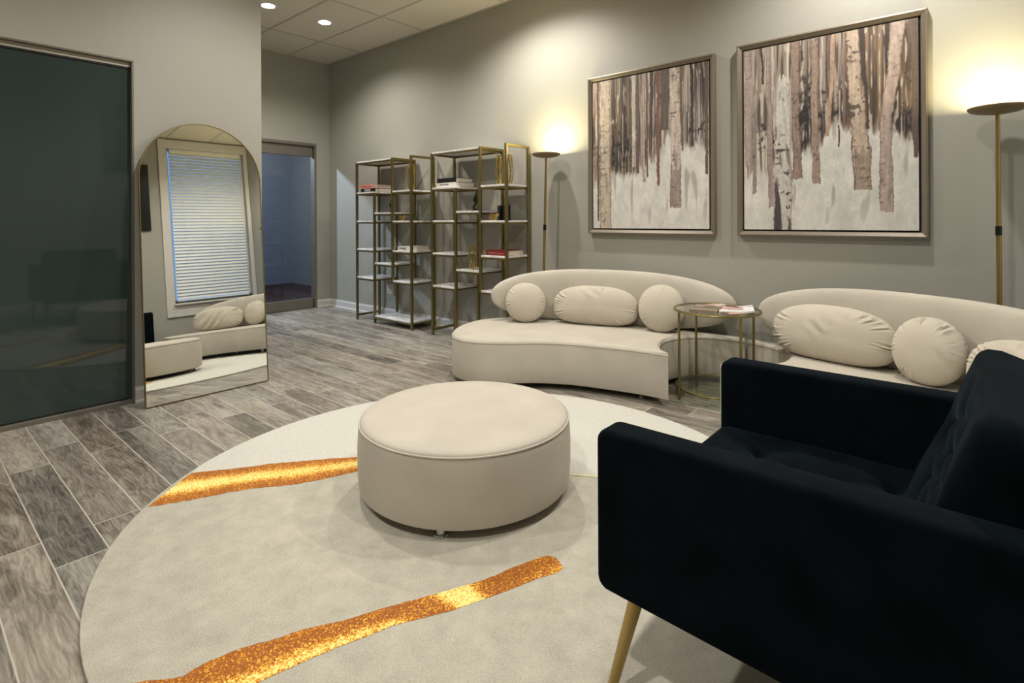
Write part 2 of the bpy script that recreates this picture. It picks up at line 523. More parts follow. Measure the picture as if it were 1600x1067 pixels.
# ceiling grid: 2 ft x 4 ft
bm = bmesh.new()
x = -6.115
while x < WIN_X:
    box(bm, x - 0.012, x + 0.012, BACK_Y, WALL_Y, CEIL - 0.003, CEIL + 0.002); x += 1.245
y = 3.51
while y > BACK_Y:
    box(bm, DOOR_X, WIN_X, y - 0.012, y + 0.012, CEIL - 0.0035, CEIL + 0.002); y -= 0.62
box(bm, DOOR_X, WIN_X, WALL_Y - 0.02, WALL_Y, CEIL - 0.004, CEIL)
struct('trim_1', bm, grid_m)

bm = bmesh.new(); box(bm, -7.1, WIN_X + 0.3, WALL_Y, WALL_Y + T, 0, CEIL); struct('wall_right', bm, wall_m)
# far wall with door opening y 3.17..3.90 (continues left, hidden), z 0..2.24
DY0, DY1, DZ = 2.35, 3.90, 2.245
bm = bmesh.new()
box(bm, DOOR_X - T, DOOR_X, DY1, WALL_Y, 0, CEIL)
box(bm, DOOR_X - T, DOOR_X, 1.9, DY0, 0, CEIL)
box(bm, DOOR_X - T, DOOR_X, DY0, DY1, DZ, CEIL)
struct('wall_far', bm, wall_m)
# wall with mirror, opening for the dark glass y 0.0..1.088
GY0, GY1, GZ = -0.75, 1.086, 2.256
bm = bmesh.new()
box(bm, MIR_X - T, MIR_X, GY1, 1.925, 0, CEIL)
box(bm, MIR_X - T, MIR_X, BACK_Y, GY0, 0, CEIL)
box(bm, MIR_X - T, MIR_X, GY0, GY1, GZ, CEIL)
box(bm, DOOR_X, MIR_X - T, 1.925 - T, 1.925, 0, CEIL)
struct('wall_left', bm, wall_m)
# the dark room behind the glass
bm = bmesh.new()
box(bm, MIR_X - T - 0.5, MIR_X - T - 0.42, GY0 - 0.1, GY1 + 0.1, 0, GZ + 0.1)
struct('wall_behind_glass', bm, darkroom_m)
bm = bmesh.new(); box(bm, MIR_X, WIN_X, BACK_Y - T, BACK_Y, 0, CEIL); struct('wall_back', bm, wall_m)
# window wall
WY0, WY1, WZ0, WZ1 = 2.88, 4.04, 0.80, 3.21
bm = bmesh.new()
box(bm, WIN_X, WIN_X + T, BACK_Y, WY0, 0, CEIL)
box(bm, WIN_X, WIN_X + T, WY1, WALL_Y, 0, CEIL)
box(bm, WIN_X, WIN_X + T, WY0, WY1, 0, WZ0)
box(bm, WIN_X, WIN_X + T, WY0, WY1, WZ1, CEIL)
struct('wall_window', bm, wall_m)
# hallway beyond the door
bm = bmesh.new()
box(bm, -10.1, -9.98, 1.8, 5.2, 0.0, 3.2)
box(bm, -9.98, DOOR_X - T, 5.1, 5.2, 0.0, 3.2)
box(bm, -9.98, DOOR_X - T, 1.8, 1.9, 0.0, 3.2)
struct('wall_hallway', bm, hall_m)
bm = bmesh.new(); box(bm, -9.98, DOOR_X - T, 1.9, 5.1, 0.0, 0.006); struct('floor_hallway', bm, hallfloor_m)
bm = bmesh.new(); box(bm, -9.98, DOOR_X - T, 1.9, 5.1, 3.1, 3.2); struct('ceiling_hallway', bm, ceil_m)

# baseboards
def baseboard(bm, p, q, n, h=0.105, t=0.014):
    """p->q along the wall, n = unit normal into the room"""
    p, q, n = Vector((*p, 0)), Vector((*q, 0)), Vector((*n, 0))
    prof = [(0, 0), (t + 0.012, 0), (t + 0.012, 0.012), (t, 0.022), (t, h - 0.022), (t * 0.55, h - 0.01), (t * 0.4, h), (0, h)]
    A = [bm.verts.new(p + n * a + Vector((0, 0, z))) for a, z in prof]
    B = [bm.verts.new(q + n * a + Vector((0, 0, z))) for a, z in prof]
    for i in range(len(prof)):
        j = (i + 1) % len(prof)
        bm.faces.new((A[i], A[j], B[j], B[i]))
    bm.faces.new(A[::-1]); bm.faces.new(B)
for nm, segs in (('baseboard_right', [((DOOR_X, WALL_Y), (WIN_X, WALL_Y), (0, -1))]),
                 ('baseboard_far', [((DOOR_X, DY1 + 0.0), (DOOR_X, WALL_Y), (1, 0)), ((DOOR_X, 1.93), (DOOR_X, DY0), (1, 0))]),
                 ('baseboard_left', [((MIR_X, GY1), (MIR_X, 1.925 + 0.026), (1, 0)), ((MIR_X, BACK_Y), (MIR_X, GY0), (1, 0)), ((DOOR_X, 1.925), (MIR_X + 0.026, 1.925), (0, 1))]),
                 ('baseboard_window', [((WIN_X, BACK_Y), (WIN_X, WALL_Y), (-1, 0))]),
                 ('baseboard_back', [((MIR_X, BACK_Y), (WIN_X, BACK_Y), (0, 1))])):
    bm = bmesh.new()
    for s in segs: baseboard(bm, *s)
    struct(nm, bm, trim_m)

# ------------------------------------------------------------------ far glass door (door_1)
dr = bpy.data.objects.new('door_1', None); COL.objects.link(dr); dr.location = (DOOR_X, DY1, 0); dr['kind'] = 'structure'
def lbox(parent_loc, *a, **k): pass
def part_box(name, mat, parent, x0, x1, y0, y1, z0, z1, bevel=0.002, seg=1):
    px, py, pz = parent.location
    bm = bmesh.new(); box(bm, x0 - px, x1 - px, y0 - py, y1 - py, z0 - pz, z1 - pz, bevel, seg)
    return obj(name, bm, mat, parent, smooth=False)
part_box('door_header', alu_m, dr, DOOR_X - 0.10, DOOR_X + 0.006, DY0, DY1, 2.205, DZ)
part_box('top_rail', alu_m, dr, DOOR_X - 0.075, DOOR_X - 0.03, DY0, DY1 - 0.035, 2.065, 2.20)
part_box('bottom_rail', alu_m, dr, DOOR_X - 0.075, DOOR_X - 0.03, DY0, DY1 - 0.035, 0.008, 0.135)
part_box('door_jamb', alu_m, dr, DOOR_X - 0.10, DOOR_X + 0.006, DY1 - 0.03, DY1 + 0.0, 0.0, 2.205)
g = part_box('glass_pane', door_glass_m, dr, DOOR_X - 0.056, DOOR_X - 0.048, DY0, DY1 - 0.035, 0.13, 2.07, 0)

# ------------------------------------------------------------------ dark sliding glass (door_2)
d2 = bpy.data.objects.new('door_2', None); COL.objects.link(d2); d2.location = (MIR_X, GY1, 0); d2['kind'] = 'structure'
part_box('header_track', track_m, d2, MIR_X - 0.10, MIR_X - 0.022, GY0, GY1 - 0.012, 2.212, GZ - 0.012)
part_box('header_trim', alu_m, d2, MIR_X - 0.10, MIR_X + 0.003, GY0, GY1, GZ - 0.012, GZ)
part_box('side_jamb', alu_m, d2, MIR_X - 0.10, MIR_X + 0.002, GY1 - 0.012, GY1, 0.0, GZ - 0.012)
part_box('glass_panel', dark_glass_m, d2, MIR_X - 0.045, MIR_X - 0.033, GY0, GY1 - 0.013, 0.035, 2.205, 0)
part_box('upper_seal', black_m, d2, MIR_X - 0.05, MIR_X - 0.026, GY0, GY1 - 0.013, 2.203, 2.213, 0)
part_box('bottom_track', alu_m, d2, MIR_X - 0.10, MIR_X - 0.004, GY0, GY1, 0.0, 0.028, 0.001)
part_box('lower_seal', black_m, d2, MIR_X - 0.05, MIR_X - 0.028, GY0, GY1 - 0.013, 0.028, 0.036, 0)

# ------------------------------------------------------------------ window (seen in the mirror)
wd = bpy.data.objects.new('window_1', None); COL.objects.link(wd); wd.location = (WIN_X, WY0, WZ0); wd['kind'] = 'structure'
part_box('casing_side', trim_m, wd, WIN_X - 0.022, WIN_X - 0.0, WY0 - 0.115, WY0, WZ0 - 0.2, WZ1 + 0.0, 0.004)
part_box('casing_side', trim_m, wd, WIN_X - 0.022, WIN_X - 0.0, WY1, WY1 + 0.058, WZ0 - 0.2, WZ1 + 0.0, 0.004)
part_box('casing_head', trim_m, wd, WIN_X - 0.024, WIN_X - 0.0, WY0 - 0.115, WY1 + 0.058, WZ1, WZ1 + 0.14, 0.004)
part_box('casing_apron', trim_m, wd, WIN_X - 0.022, WIN_X - 0.0, WY0, WY1, WZ0 - 0.2, WZ0 - 0.03, 0.004)
part_box('window_sill', trim_m, wd, WIN_X - 0.06, WIN_X + 0.12, WY0 - 0.02, WY1 + 0.02, WZ0 - 0.03, WZ0, 0.005)
part_box('sash_frame', trim_m, wd, WIN_X + 0.07, WIN_X + 0.11, WY0, WY0 + 0.04, WZ0, WZ1)
part_box('sash_frame', trim_m, wd, WIN_X + 0.07, WIN_X + 0.11, WY1 - 0.04, WY1, WZ0, WZ1)
part_box('sash_frame', trim_m, wd, WIN_X + 0.07, WIN_X + 0.11, WY0, WY1, WZ0, WZ0 + 0.05)
part_box('window_pane', clear_glass_m, wd, WIN_X + 0.088, WIN_X + 0.093, WY0, WY1, WZ0, WZ1, 0)
bl = thing('window_blind', 'white horizontal slatted blind lowered over the window reflected in the arched mirror', 'window blind', (WIN_X + 0.035, (WY0 + WY1) / 2, WZ1))
hw = (WY1 - WY0) / 2 - 0.045
bm = bmesh.new(); box(bm, -0.03, 0.03, -hw, hw, -0.055, -0.003, 0.003, 1); obj('headrail', bm, slat_m, bl, False)
bm = bmesh.new()
z = -0.075
nsl = 0
while z > -(WZ1 - WZ0) + 0.07:
    a = R(-66)
    vs = box(bm, -0.026, 0.026, -hw, hw, -0.0012, 0.0012)
    for v in vs:
        v.co = Matrix.Rotation(a, 3, 'Y') @ v.co + Vector((0, 0, z))
    z -= 0.050
    nsl += 1
obj('slats', bm, slat_m, bl, False)
bm = bmesh.new(); box(bm, -0.024, 0.024, -hw, hw, z - 0.005, z + 0.015, 0.003, 1); obj('bottom_rail', bm, slat_m, bl, False)
bm = bmesh.new()
for yy in (-hw * 0.7, -hw * 0.0, hw * 0.7):
    tube(bm, [(-0.028, yy, -0.05), (-0.028, yy, z)], 0.0012, 5)
obj('ladder_cord', bm, slat_m, bl)
# black panel and speaker seen at the left edge of the mirror
bm = bmesh.new(); box(bm, -0.03, 0.0, -0.27, 0.27, -0.50, 0.50, 0.006, 2)
o = obj('wall_panel', bm, gloss_black_m, None, False, loc=(WIN_X, 2.35, 2.42)); tag(o, 'tall black panel on the wall at the left edge of the mirror reflection', 'wall panel')
bm = bmesh.new(); box(bm, -0.11, 0.11, -0.12, 0.12, 0.0, 0.60, 0.01, 2)
o = obj('floor_speaker', bm, black_m, None, False, loc=(WIN_X - 0.14, 2.32, 0)); tag(o, 'black upright box on the floor at the lower left edge of the mirror reflection', 'speaker')

# ------------------------------------------------------------------ wall outlet
t = thing('wall_outlet', 'white wall outlet low behind the left gold shelf unit', 'outlet', (-5.53, WALL_Y, 0.345))
bm = bmesh.new(); box(bm, -0.062, 0.062, -0.007, -0.0005, -0.06, 0.06, 0.002, 2); obj('cover_plate', bm, plate_m, t)
for s in (-1, 1):
    bm = bmesh.new(); box(bm, s * 0.028 - 0.017, s * 0.028 + 0.017, -0.0095, -0.006, -0.033, 0.033, 0.001, 1); obj('socket', bm, trim_m, t)
    for dx_ in (-0.00625, 0.00625):
        bm = bmesh.new(); box(bm, s * 0.028 + dx_ - 0.00175, s * 0.028 + dx_ + 0.00175, -0.0105, -0.009, 0.011, 0.023)
        obj('socket_slot', bm, black_m, t)

# ------------------------------------------------------------------ arched mirror
MW, MH = 0.395, 1.885
t = thing('floor_mirror', 'tall arched mirror with a thin gold rim leaning against the left wall', 'mirror', (-4.052, 1.488, 0.003))
def arch(off, n=40):
    w_ = MW - off
    pts = [(-w_, off), (w_, off)]
    zc = MH - MW
    for i in range(n + 1):
        a = PI * i / n
        pts.append((w_ * math.cos(a), zc + w_ * math.sin(a)))
    return pts
TILT = R(4.75)
def mcoord(y, z, d):
    # d = distance in front of the back plane
    return Vector((d * math.cos(TILT) - z * math.sin(TILT), y, z * math.cos(TILT) + d * math.sin(TILT)))
bm = bmesh.new()
o0, o1 = arch(0), arch(0.005)
A = [bm.verts.new(mcoord(y, z, 0.0)) for y, z in o0]
B = [bm.verts.new(mcoord(y, z, 0.018)) for y, z in o0]
Cc = [bm.verts.new(mcoord(y, z, 0.018)) for y, z in o1]
D = [bm.verts.new(mcoord(y, z, 0.012)) for y, z in o1]
n = len(A)
for i in range(n):
    j = (i + 1) % n
    bm.faces.new((A[i], A[j], B[j], B[i])); bm.faces.new((B[i], B[j], Cc[j], Cc[i])); bm.faces.new((Cc[i], Cc[j], D[j], D[i]))
bm.faces.new(A[::-1])
obj('mirror_frame', bm, brass_m, t, False)
bm = bmesh.new()
f1 = [bm.verts.new(mcoord(y, z, 0.013)) for y, z in arch(0.0045)]
f0 = [bm.verts.new(mcoord(y, z, 0.009)) for y, z in arch(0.0045)]
bm.faces.new(f1); bm.faces.new(f0[::-1])
for i in range(n):
    j = (i + 1) % n
    bm.faces.new((f0[i], f0[j], f1[j], f1[i]))
obj('mirror_glass', bm, mirror_m, t, False)

# ------------------------------------------------------------------ rug
RC, RR_ = Vector((-1.7125, 1.7054)), 1.3625
rug = thing('round_rug', 'large round cream rug with golden brush streaks under the ottoman', 'rug', (RC.x, RC.y, 0))
def ang_outline(z, r, n=160):
    return [(r * math.cos(2 * PI * i / n), r * math.sin(2 * PI * i / n), z) for i in range(n)]
RT = 0.012
bm = bmesh.new()
A = [bm.verts.new(p) for p in ang_outline(0.0, RR_)]
B = [bm.verts.new(p) for p in ang_outline(RT - 0.003, RR_)]
C2 = [bm.verts.new(p) for p in ang_outline(RT, RR_ - 0.004)]
nn = len(A)
for i in range(nn):
    j = (i + 1) % nn
    bm.faces.new((A[i], A[j], B[j], B[i])).material_index = 1
    bm.faces.new((B[i], B[j], C2[j], C2[i]))
bm.faces.new(A[::-1])
bm.faces.new(C2)
obj('rug_pile', bm, [rug_m, rug_edge_m], rug)
def clipr(p, r=RR_ - 0.004):
    v = Vector(p) - RC
    if v.length > r: v = v.normalized() * r
    return v
S1 = [((-2.822,0.951),(-2.626,0.717)),((-2.802,0.978),(-2.608,0.750)),((-2.783,1.005),(-2.590,0.784)),((-2.763,1.032),(-2.573,0.817)),((-2.743,1.059),(-2.555,0.850)),((-2.724,1.087),(-2.540,0.885)),((-2.705,1.114),(-2.525,0.920)),((-2.687,1.142),(-2.510,0.954)),((-2.668,1.169),(-2.495,0.989)),((-2.653,1.199),(-2.477,1.022)),((-2.639,1.229),(-2.458,1.055)),((-2.618,1.255),(-2.438,1.087)),((-2.597,1.281),(-2.414,1.116)),((-2.575,1.307),(-2.391,1.146)),((-2.554,1.333),(-2.367,1.176)),((-2.534,1.360),(-2.346,1.207)),((-2.514,1.386),(-2.329,1.240)),((-2.494,1.413),(-2.313,1.274)),((-2.473,1.439),(-2.296,1.308)),((-2.453,1.466),(-2.283,1.344)),((-2.430,1.490),(-2.270,1.379)),((-2.408,1.515),(-2.257,1.415)),((-2.386,1.540),(-2.244,1.450)),((-2.364,1.565),(-2.234,1.487)),((-2.342,1.591),(-2.223,1.523)),((-2.320,1.616),(-2.212,1.559))]
S2 = [((-1.699,0.336),(-1.429,0.551)),((-1.685,0.363),(-1.424,0.573)),((-1.672,0.390),(-1.420,0.596)),((-1.658,0.417),(-1.415,0.618)),((-1.640,0.441),(-1.410,0.640)),((-1.619,0.463),(-1.405,0.663)),((-1.598,0.484),(-1.399,0.685)),((-1.583,0.508),(-1.393,0.707)),((-1.585,0.538),(-1.388,0.729)),((-1.583,0.568),(-1.382,0.751)),((-1.576,0.597),(-1.376,0.773)),((-1.569,0.627),(-1.370,0.795)),((-1.559,0.655),(-1.363,0.817)),((-1.545,0.682),(-1.356,0.839)),((-1.531,0.709),(-1.348,0.860)),((-1.517,0.736),(-1.340,0.881)),((-1.509,0.765),(-1.331,0.903)),((-1.498,0.793),(-1.325,0.925)),((-1.482,0.819),(-1.318,0.946)),((-1.467,0.845),(-1.312,0.968)),((-1.451,0.870),(-1.301,0.989)),((-1.436,0.896),(-1.290,1.009)),((-1.424,0.924),(-1.279,1.029)),((-1.412,0.952),(-1.268,1.049)),((-1.400,0.980),(-1.257,1.069)),((-1.387,1.007),(-1.246,1.089)),((-1.373,1.034),(-1.234,1.108)),((-1.360,1.061),(-1.223,1.128)),((-1.346,1.088),(-1.215,1.150)),((-1.332,1.115),(-1.207,1.171)),((-1.319,1.142),(-1.198,1.192)),((-1.306,1.170),(-1.190,1.213)),((-1.293,1.197),(-1.181,1.235)),((-1.280,1.224),(-1.173,1.256)),((-1.266,1.251),(-1.164,1.277)),((-1.253,1.278),(-1.156,1.298)),((-1.243,1.307),(-1.148,1.320)),((-1.233,1.336),(-1.141,1.341)),((-1.226,1.365),(-1.134,1.363)),((-1.220,1.395),(-1.126,1.385)),((-1.210,1.423),(-1.119,1.406)),((-1.200,1.452),(-1.110,1.427)),((-1.190,1.480),(-1.099,1.448)),((-1.180,1.509),(-1.089,1.468)),((-1.163,1.534),(-1.083,1.489)),((-1.138,1.540),(-1.085,1.512))]
def pile_tone1(u, v):      # v: 0 upper edge, 1 lower edge
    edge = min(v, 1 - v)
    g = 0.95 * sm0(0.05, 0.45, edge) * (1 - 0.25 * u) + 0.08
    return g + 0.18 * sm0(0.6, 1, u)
def pile_tone2(u, v):
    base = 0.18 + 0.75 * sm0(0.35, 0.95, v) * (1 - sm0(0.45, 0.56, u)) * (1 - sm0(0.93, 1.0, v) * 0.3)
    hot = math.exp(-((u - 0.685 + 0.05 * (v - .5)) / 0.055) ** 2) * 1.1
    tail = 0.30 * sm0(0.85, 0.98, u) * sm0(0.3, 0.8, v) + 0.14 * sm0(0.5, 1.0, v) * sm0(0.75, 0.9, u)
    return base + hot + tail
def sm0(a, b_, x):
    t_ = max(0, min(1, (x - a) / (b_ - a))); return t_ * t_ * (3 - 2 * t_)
def streak(ST_, gf, seed):
    bm = bmesh.new()
    cl = bm.loops.layers.color.new('pile_tone')  # the streak's own pile colour, dark orange to pale yellow
    NV = 14
    n = len(ST_)
    sub = 4
    rows = []
    for i in range((n - 1) * sub + 1):
        k, f = min(i // sub, n - 2), (i % sub) / sub if i < (n - 1) * sub else 1.0
        a = Vector(ST_[k][0]).lerp(Vector(ST_[k + 1][0]), f)
        b_ = Vector(ST_[k][1]).lerp(Vector(ST_[k + 1][1]), f)
        dv = (b_ - a)
        j1 = 0.022 * noise.noise(Vector((i * 0.33, seed, 0))) + 0.02 * noise.noise(Vector((i * 1.7, seed, 5)))
        j2 = 0.022 * noise.noise(Vector((i * 0.33, seed, 9))) + 0.02 * noise.noise(Vector((i * 1.7, seed, 14)))
        row = []
        for q in range(NV + 1):
            v = q / NV
            p = clipr(a + dv * (v + j1 * (1 - v) + j2 * v), RR_ - 0.003)
            zz = RT + 0.0008 + 0.0022 * (1 - abs(2 * v - 1) ** 4)
            row.append((bm.verts.new((p.x, p.y, zz)), gf(i / ((n - 1) * sub), v)))
        rows.append(row)
    for A_, B_ in zip(rows[:-1], rows[1:]):
        for q in range(NV):
            f = bm.faces.new((A_[q][0], A_[q + 1][0], B_[q + 1][0], B_[q][0]))
            gl = {A_[q][0]: A_[q][1], A_[q + 1][0]: A_[q + 1][1], B_[q + 1][0]: B_[q + 1][1], B_[q][0]: B_[q][1]}
            for lp in f.loops:
                g = gl[lp.vert]; lp[cl] = (g, g, g, 1)
    return obj('gold_streak', bm, gold_pile_m, rug)
streak(S1, pile_tone1, 1.0)
streak(S2, pile_tone2, 5.0)
# thin yellow line and the paler field beyond it
LA, LB = Vector((-1.60, 2.00)), Vector((-0.52, 2.40))
ldir = (Vector((-1.363, 2.135)) - Vector((-1.481, 2.068))).normalized()
LA = Vector((-1.481, 2.068)) - ldir * 0.12
LB = Vector((-1.481, 2.068)) + ldir * 1.1
bm = bmesh.new()
n = 40
prev = None
nr = Vector((-ldir.y, ldir.x))
for i in range(n + 1):
    p = LA.lerp(LB, i / n)
    if (p - RC).length > RR_ - 0.012: break
    hw_ = 0.006 * (0.7 + 0.5 * noise.noise(Vector((i * .6, 0, 0))))
    a, b_ = p + nr * hw_ - RC, p - nr * hw_ - RC
    cur = (bm.verts.new((a.x, a.y, RT + 0.002)), bm.verts.new((b_.x, b_.y, RT + 0.002)))
    if prev: bm.faces.new((prev[0], prev[1], cur[1], cur[0]))
    prev = cur
obj('yellow_line', bm, yellow_line_m, rug)
bm = bmesh.new()
poly = [Vector(q[0]) - RC for q in S1[:-1]]
poly += [Vector((-1.95, 1.80)) - RC, LA - RC, LB - RC if (LB - RC).length < RR_ else (LB - RC).normalized() * (RR_ - 0.004)]
a0 = math.atan2(poly[-1].y, poly[-1].x)
a1 = math.atan2(poly[0].y, poly[0].x) + 2 * PI
for i in range(1, 60):
    a = a0 + (a1 - a0) * i / 60
    poly.append(Vector((math.cos(a), math.sin(a))) * (RR_ - 0.004))
bm.faces.new([bm.verts.new((p.x, p.y, RT + 0.0006)) for p in poly])
obj('pale_field', bm, rug_light_m, rug, False)


# ------------------------------------------------------------------ ottoman
def fl_disc(): pass
t = thing('round_ottoman', 'round cream velvet ottoman standing on the rug', 'ottoman', (-1.775, 1.724, RT))
OR = 0.468
bm = bmesh.new()
lathe(bm, [(OR - 0.03, 0.038), (OR - 0.012, 0.038), (OR - 0.004, 0.044), (OR, 0.06), (OR + 0.004, 0.13), (OR + 0.004, 0.22), (OR, 0.285), (OR - 0.004, 0.304), (OR - 0.008, 0.309)], seg=96)
obj('side_cover', bm, velvet_m, t)
bm = bmesh.new()
lathe(bm, [(OR - 0.006, 0.306), (OR - 0.008, 0.315), (OR - 0.016, 0.322), (OR - 0.035, 0.3275), (OR - 0.08, 0.331), (OR - 0.2, 0.335), (0.1, 0.337), (0.01, 0.337)], seg=96)
obj('top_cover', bm, velvet_m, t)
bm = bmesh.new(); torus(bm, 0, 0, 0.309, OR - 0.004, 0.0042, 96); obj('piping', bm, velvet_m, t)
for k in range(4):
    a = math.atan2(1.40 - 1.724, -1.565 + 1.775) + k * PI / 2
    bm = bmesh.new()
    rr = 0.420
    lathe(bm, [(0.020, 0.04), (0.020, 0.012), (0.027, 0.011), (0.029, 0.006), (0.027, 0.0)], rr * math.cos(a), rr * math.sin(a), 24)
    obj('foot', bm, chrome_m, t)

# ------------------------------------------------------------------ sofas
C1 = Vector((-1.51, 3.26)); C2_ = Vector((-1.175, 3.215))
def rot2(v, a):
    a = R(a); return Vector((v[0] * math.cos(a) - v[1] * math.sin(a), v[0] * math.sin(a) + v[1] * math.cos(a)))
B2 = -28
def T2(p):
    l = rot2(Vector(p) - C1, -16); l.x *= -1
    return rot2(l, B2) + C2_
def T1(p): return Vector(p)
SEAT = [(-1.515, 3.262), (-1.71, 3.245), (-1.92, 3.20), (-2.16, 3.13), (-2.36, 3.02), (-2.52, 2.88), (-2.67, 2.77), (-2.83, 2.725), (-2.98, 2.77),
        (-3.10, 2.88), (-3.20, 3.04), (-3.255, 3.22), (-3.25, 3.40), (-3.12, 3.60), (-2.85, 3.79), (-2.45, 3.96), (-1.95, 4.05), (-1.50, 4.055), (-1.33, 4.05), (-1.275, 3.985),
        (-1.46, 3.955), (-1.62, 3.86), (-1.69, 3.72), (-1.70, 3.56), (-1.64, 3.40)]
SEATC = (0, 19)
BACKC = [(-3.14, 3.36), (-3.04, 3.52), (-2.90, 3.655), (-2.68, 3.80), (-2.42, 3.905), (-2.12, 3.97), (-1.82, 4.00), (-1.55, 4.01), (-1.34, 4.012)]
FEET = [(-1.74, 3.33), (-2.86, 2.86), (-3.12, 3.34), (-2.1, 3.9), (-1.45, 4.0), (-2.2, 3.28)]
ST = 0.345
def offset_loop(P, d):
    n = len(P); out = []
    for i in range(n):
        a, b_ = P[(i - 1) % n], P[(i + 1) % n]
        t_ = (b_ - a).normalized()
        nrm = Vector((-t_.y, t_.x))     # left of travel
        out.append(P[i] + nrm * d)
    return out
def soft_offset(P, d):
    """inward offset that fades out next to sharp corners"""
    n = len(P)
    if d == 0: return [p.copy() for p in P]
    cs = []
    for i in range(n):
        a, b_ = (P[i] - P[i - 1]).normalized(), (P[(i + 1) % n] - P[i]).normalized()
        if a.dot(b_) < 0.86: cs.append(P[i])
    out = []
    for i, q in enumerate(offset_loop(P, 1.0)):
        nr = q - P[i]
        k = min([1.0] + [0.10 + (P[i] - c).length / 0.14 for c in cs])
        out.append(P[i] + nr * d * k)
    return out
def cap(bm, ring, loop, flip=False):
    from mathutils.geometry import tessellate_polygon
    for tri in tessellate_polygon([[Vector((p.x, p.y, 0)) for p in loop]]):
        vs = [ring[k] for k in tri]
        if flip: vs = vs[::-1]
        try: bm.faces.new(vs)
        except ValueError: pass
def build_sofa(name, label, TF, seed=0):
    org = TF((-2.2, 3.6))
    t = thing(name, label, 'sofa', (org.x, org.y, 0), 0, 'pair of curved cream sofas')
    loop = catmull([TF(p) - org for p in SEAT], SEATC, 7)
    area_ = sum(loop[i].x * loop[(i + 1) % len(loop)].y - loop[(i + 1) % len(loop)].x * loop[i].y for i in range(len(loop)))
    if area_ < 0: loop = loop[::-1]
    prof = [(0.012, 0.047), (0.003, 0.045), (0.0, 0.052), (0.0, 0.18), (0.0, ST - 0.03), (0.003, ST - 0.022)]
    bm = bmesh.new()
    rings = []
    for d, z in prof:
        rings.append([bm.verts.new((p.x, p.y, z)) for p in soft_offset(loop, d)])
    nl = len(loop)
    for a, b_ in zip(rings[:-1], rings[1:]):
        for i in range(nl):
            j = (i + 1) % nl
            bm.faces.new((a[i], a[j], b_[j], b_[i]))
    cap(bm, rings[0], loop, True); cap(bm, rings[-1], loop)
    obj('seat_base', bm, velvet_m, t)
    bm = bmesh.new()
    prof = [(0.003, ST - 0.022), (0.002, ST - 0.016), (0.007, ST - 0.008), (0.016, ST - 0.003), (0.03, ST)]
    rings = [[bm.verts.new((p.x, p.y, z)) for p in soft_offset(loop, d)] for d, z in prof]
    for a, b_ in zip(rings[:-1], rings[1:]):
        for i in range(nl):
            j = (i + 1) % nl
            bm.faces.new((a[i], a[j], b_[j], b_[i]))
    cap(bm, rings[0], loop, True); cap(bm, rings[-1], soft_offset(loop, 0.03))
    obj('seat_top', bm, velvet_m, t)
    # piping along the seam
    bm = bmesh.new()
    lp = soft_offset(loop, 0.001)
    tube(bm, [(p.x, p.y, ST - 0.021) for p in lp + [lp[0]]], 0.0035, 6, False)
    obj('piping', bm, velvet_m, t)
    # backrest
    cl = catmull([TF(p) - org for p in BACKC], (), 8, False)
    n = len(cl)
    L = [0]
    for i in range(1, n): L.append(L[-1] + (cl[i] - cl[i - 1]).length)
    bm = bmesh.new()
    NS, NK = 64, 40
    rings = []
    def at(s):
        d = s * L[-1]
        for i in range(1, n):
            if L[i] >= d - 1e-9:
                f = (d - L[i - 1]) / max(1e-9, L[i] - L[i - 1])
                return cl[i - 1].lerp(cl[i], f), (cl[min(i + 1, n - 1)] - cl[max(i - 2, 0)]).normalized()
        return cl[-1], (cl[-1] - cl[-2]).normalized()
    zc, Hh, Th = 0.553, 0.222, 0.062
    for i in range(NS + 1):
        u = -math.cos(PI * i / NS)            # -1..1, dense at the ends
        s = (u + 1) / 2
        k = max(0.0, 1 - abs(u) ** 2.7) ** (1 / 2.15)
        c, tg = at(s)
        nr = Vector((-tg.y, tg.x))
        ring = []
        hh, th = Hh * k, Th * min(1, k * 1.35 + 0.02)
        for q in range(NK):
            a = 2 * PI * q / NK
            ca, sa = math.cos(a), math.sin(a)
            xx = math.copysign(abs(ca) ** 0.55, ca) * th
            zz = math.copysign(abs(sa) ** 0.85, sa) * (hh + 0.002)
            lean = 0.10 * (zz + Hh) * (1 if nr.dot(Vector((0, 1))) > 0 else -1)
            p = c + nr * (xx + lean * 0.25)
            ring.append(bm.verts.new((p.x, p.y, zc + zz)))
        rings.append(ring)
    for a, b_ in zip(rings[:-1], rings[1:]):
        for q in range(NK):
            r_ = (q + 1) % NK
            bm.faces.new((a[q], a[r_], b_[r_], b_[q]))
    bm.faces.new(rings[0]); bm.faces.new(rings[-1][::-1])
    o = obj('backrest', bm, velvet_m, t)
    for fx, fy in FEET:
        p = TF((fx, fy)) - org
        bm = bmesh.new()
        lathe(bm, [(0.018, 0.05), (0.016, 0.01), (0.024, 0.008), (0.024, 0.0)], p.x, p.y, 16)
        obj('foot', bm, chrome_m, t)
    return t
build_sofa('curved_sofa', 'cream velvet curved sofa left of the glass side table', T1)
build_sofa('curved_sofa', 'cream velvet curved sofa behind the black armchair, right of the side table', T2)

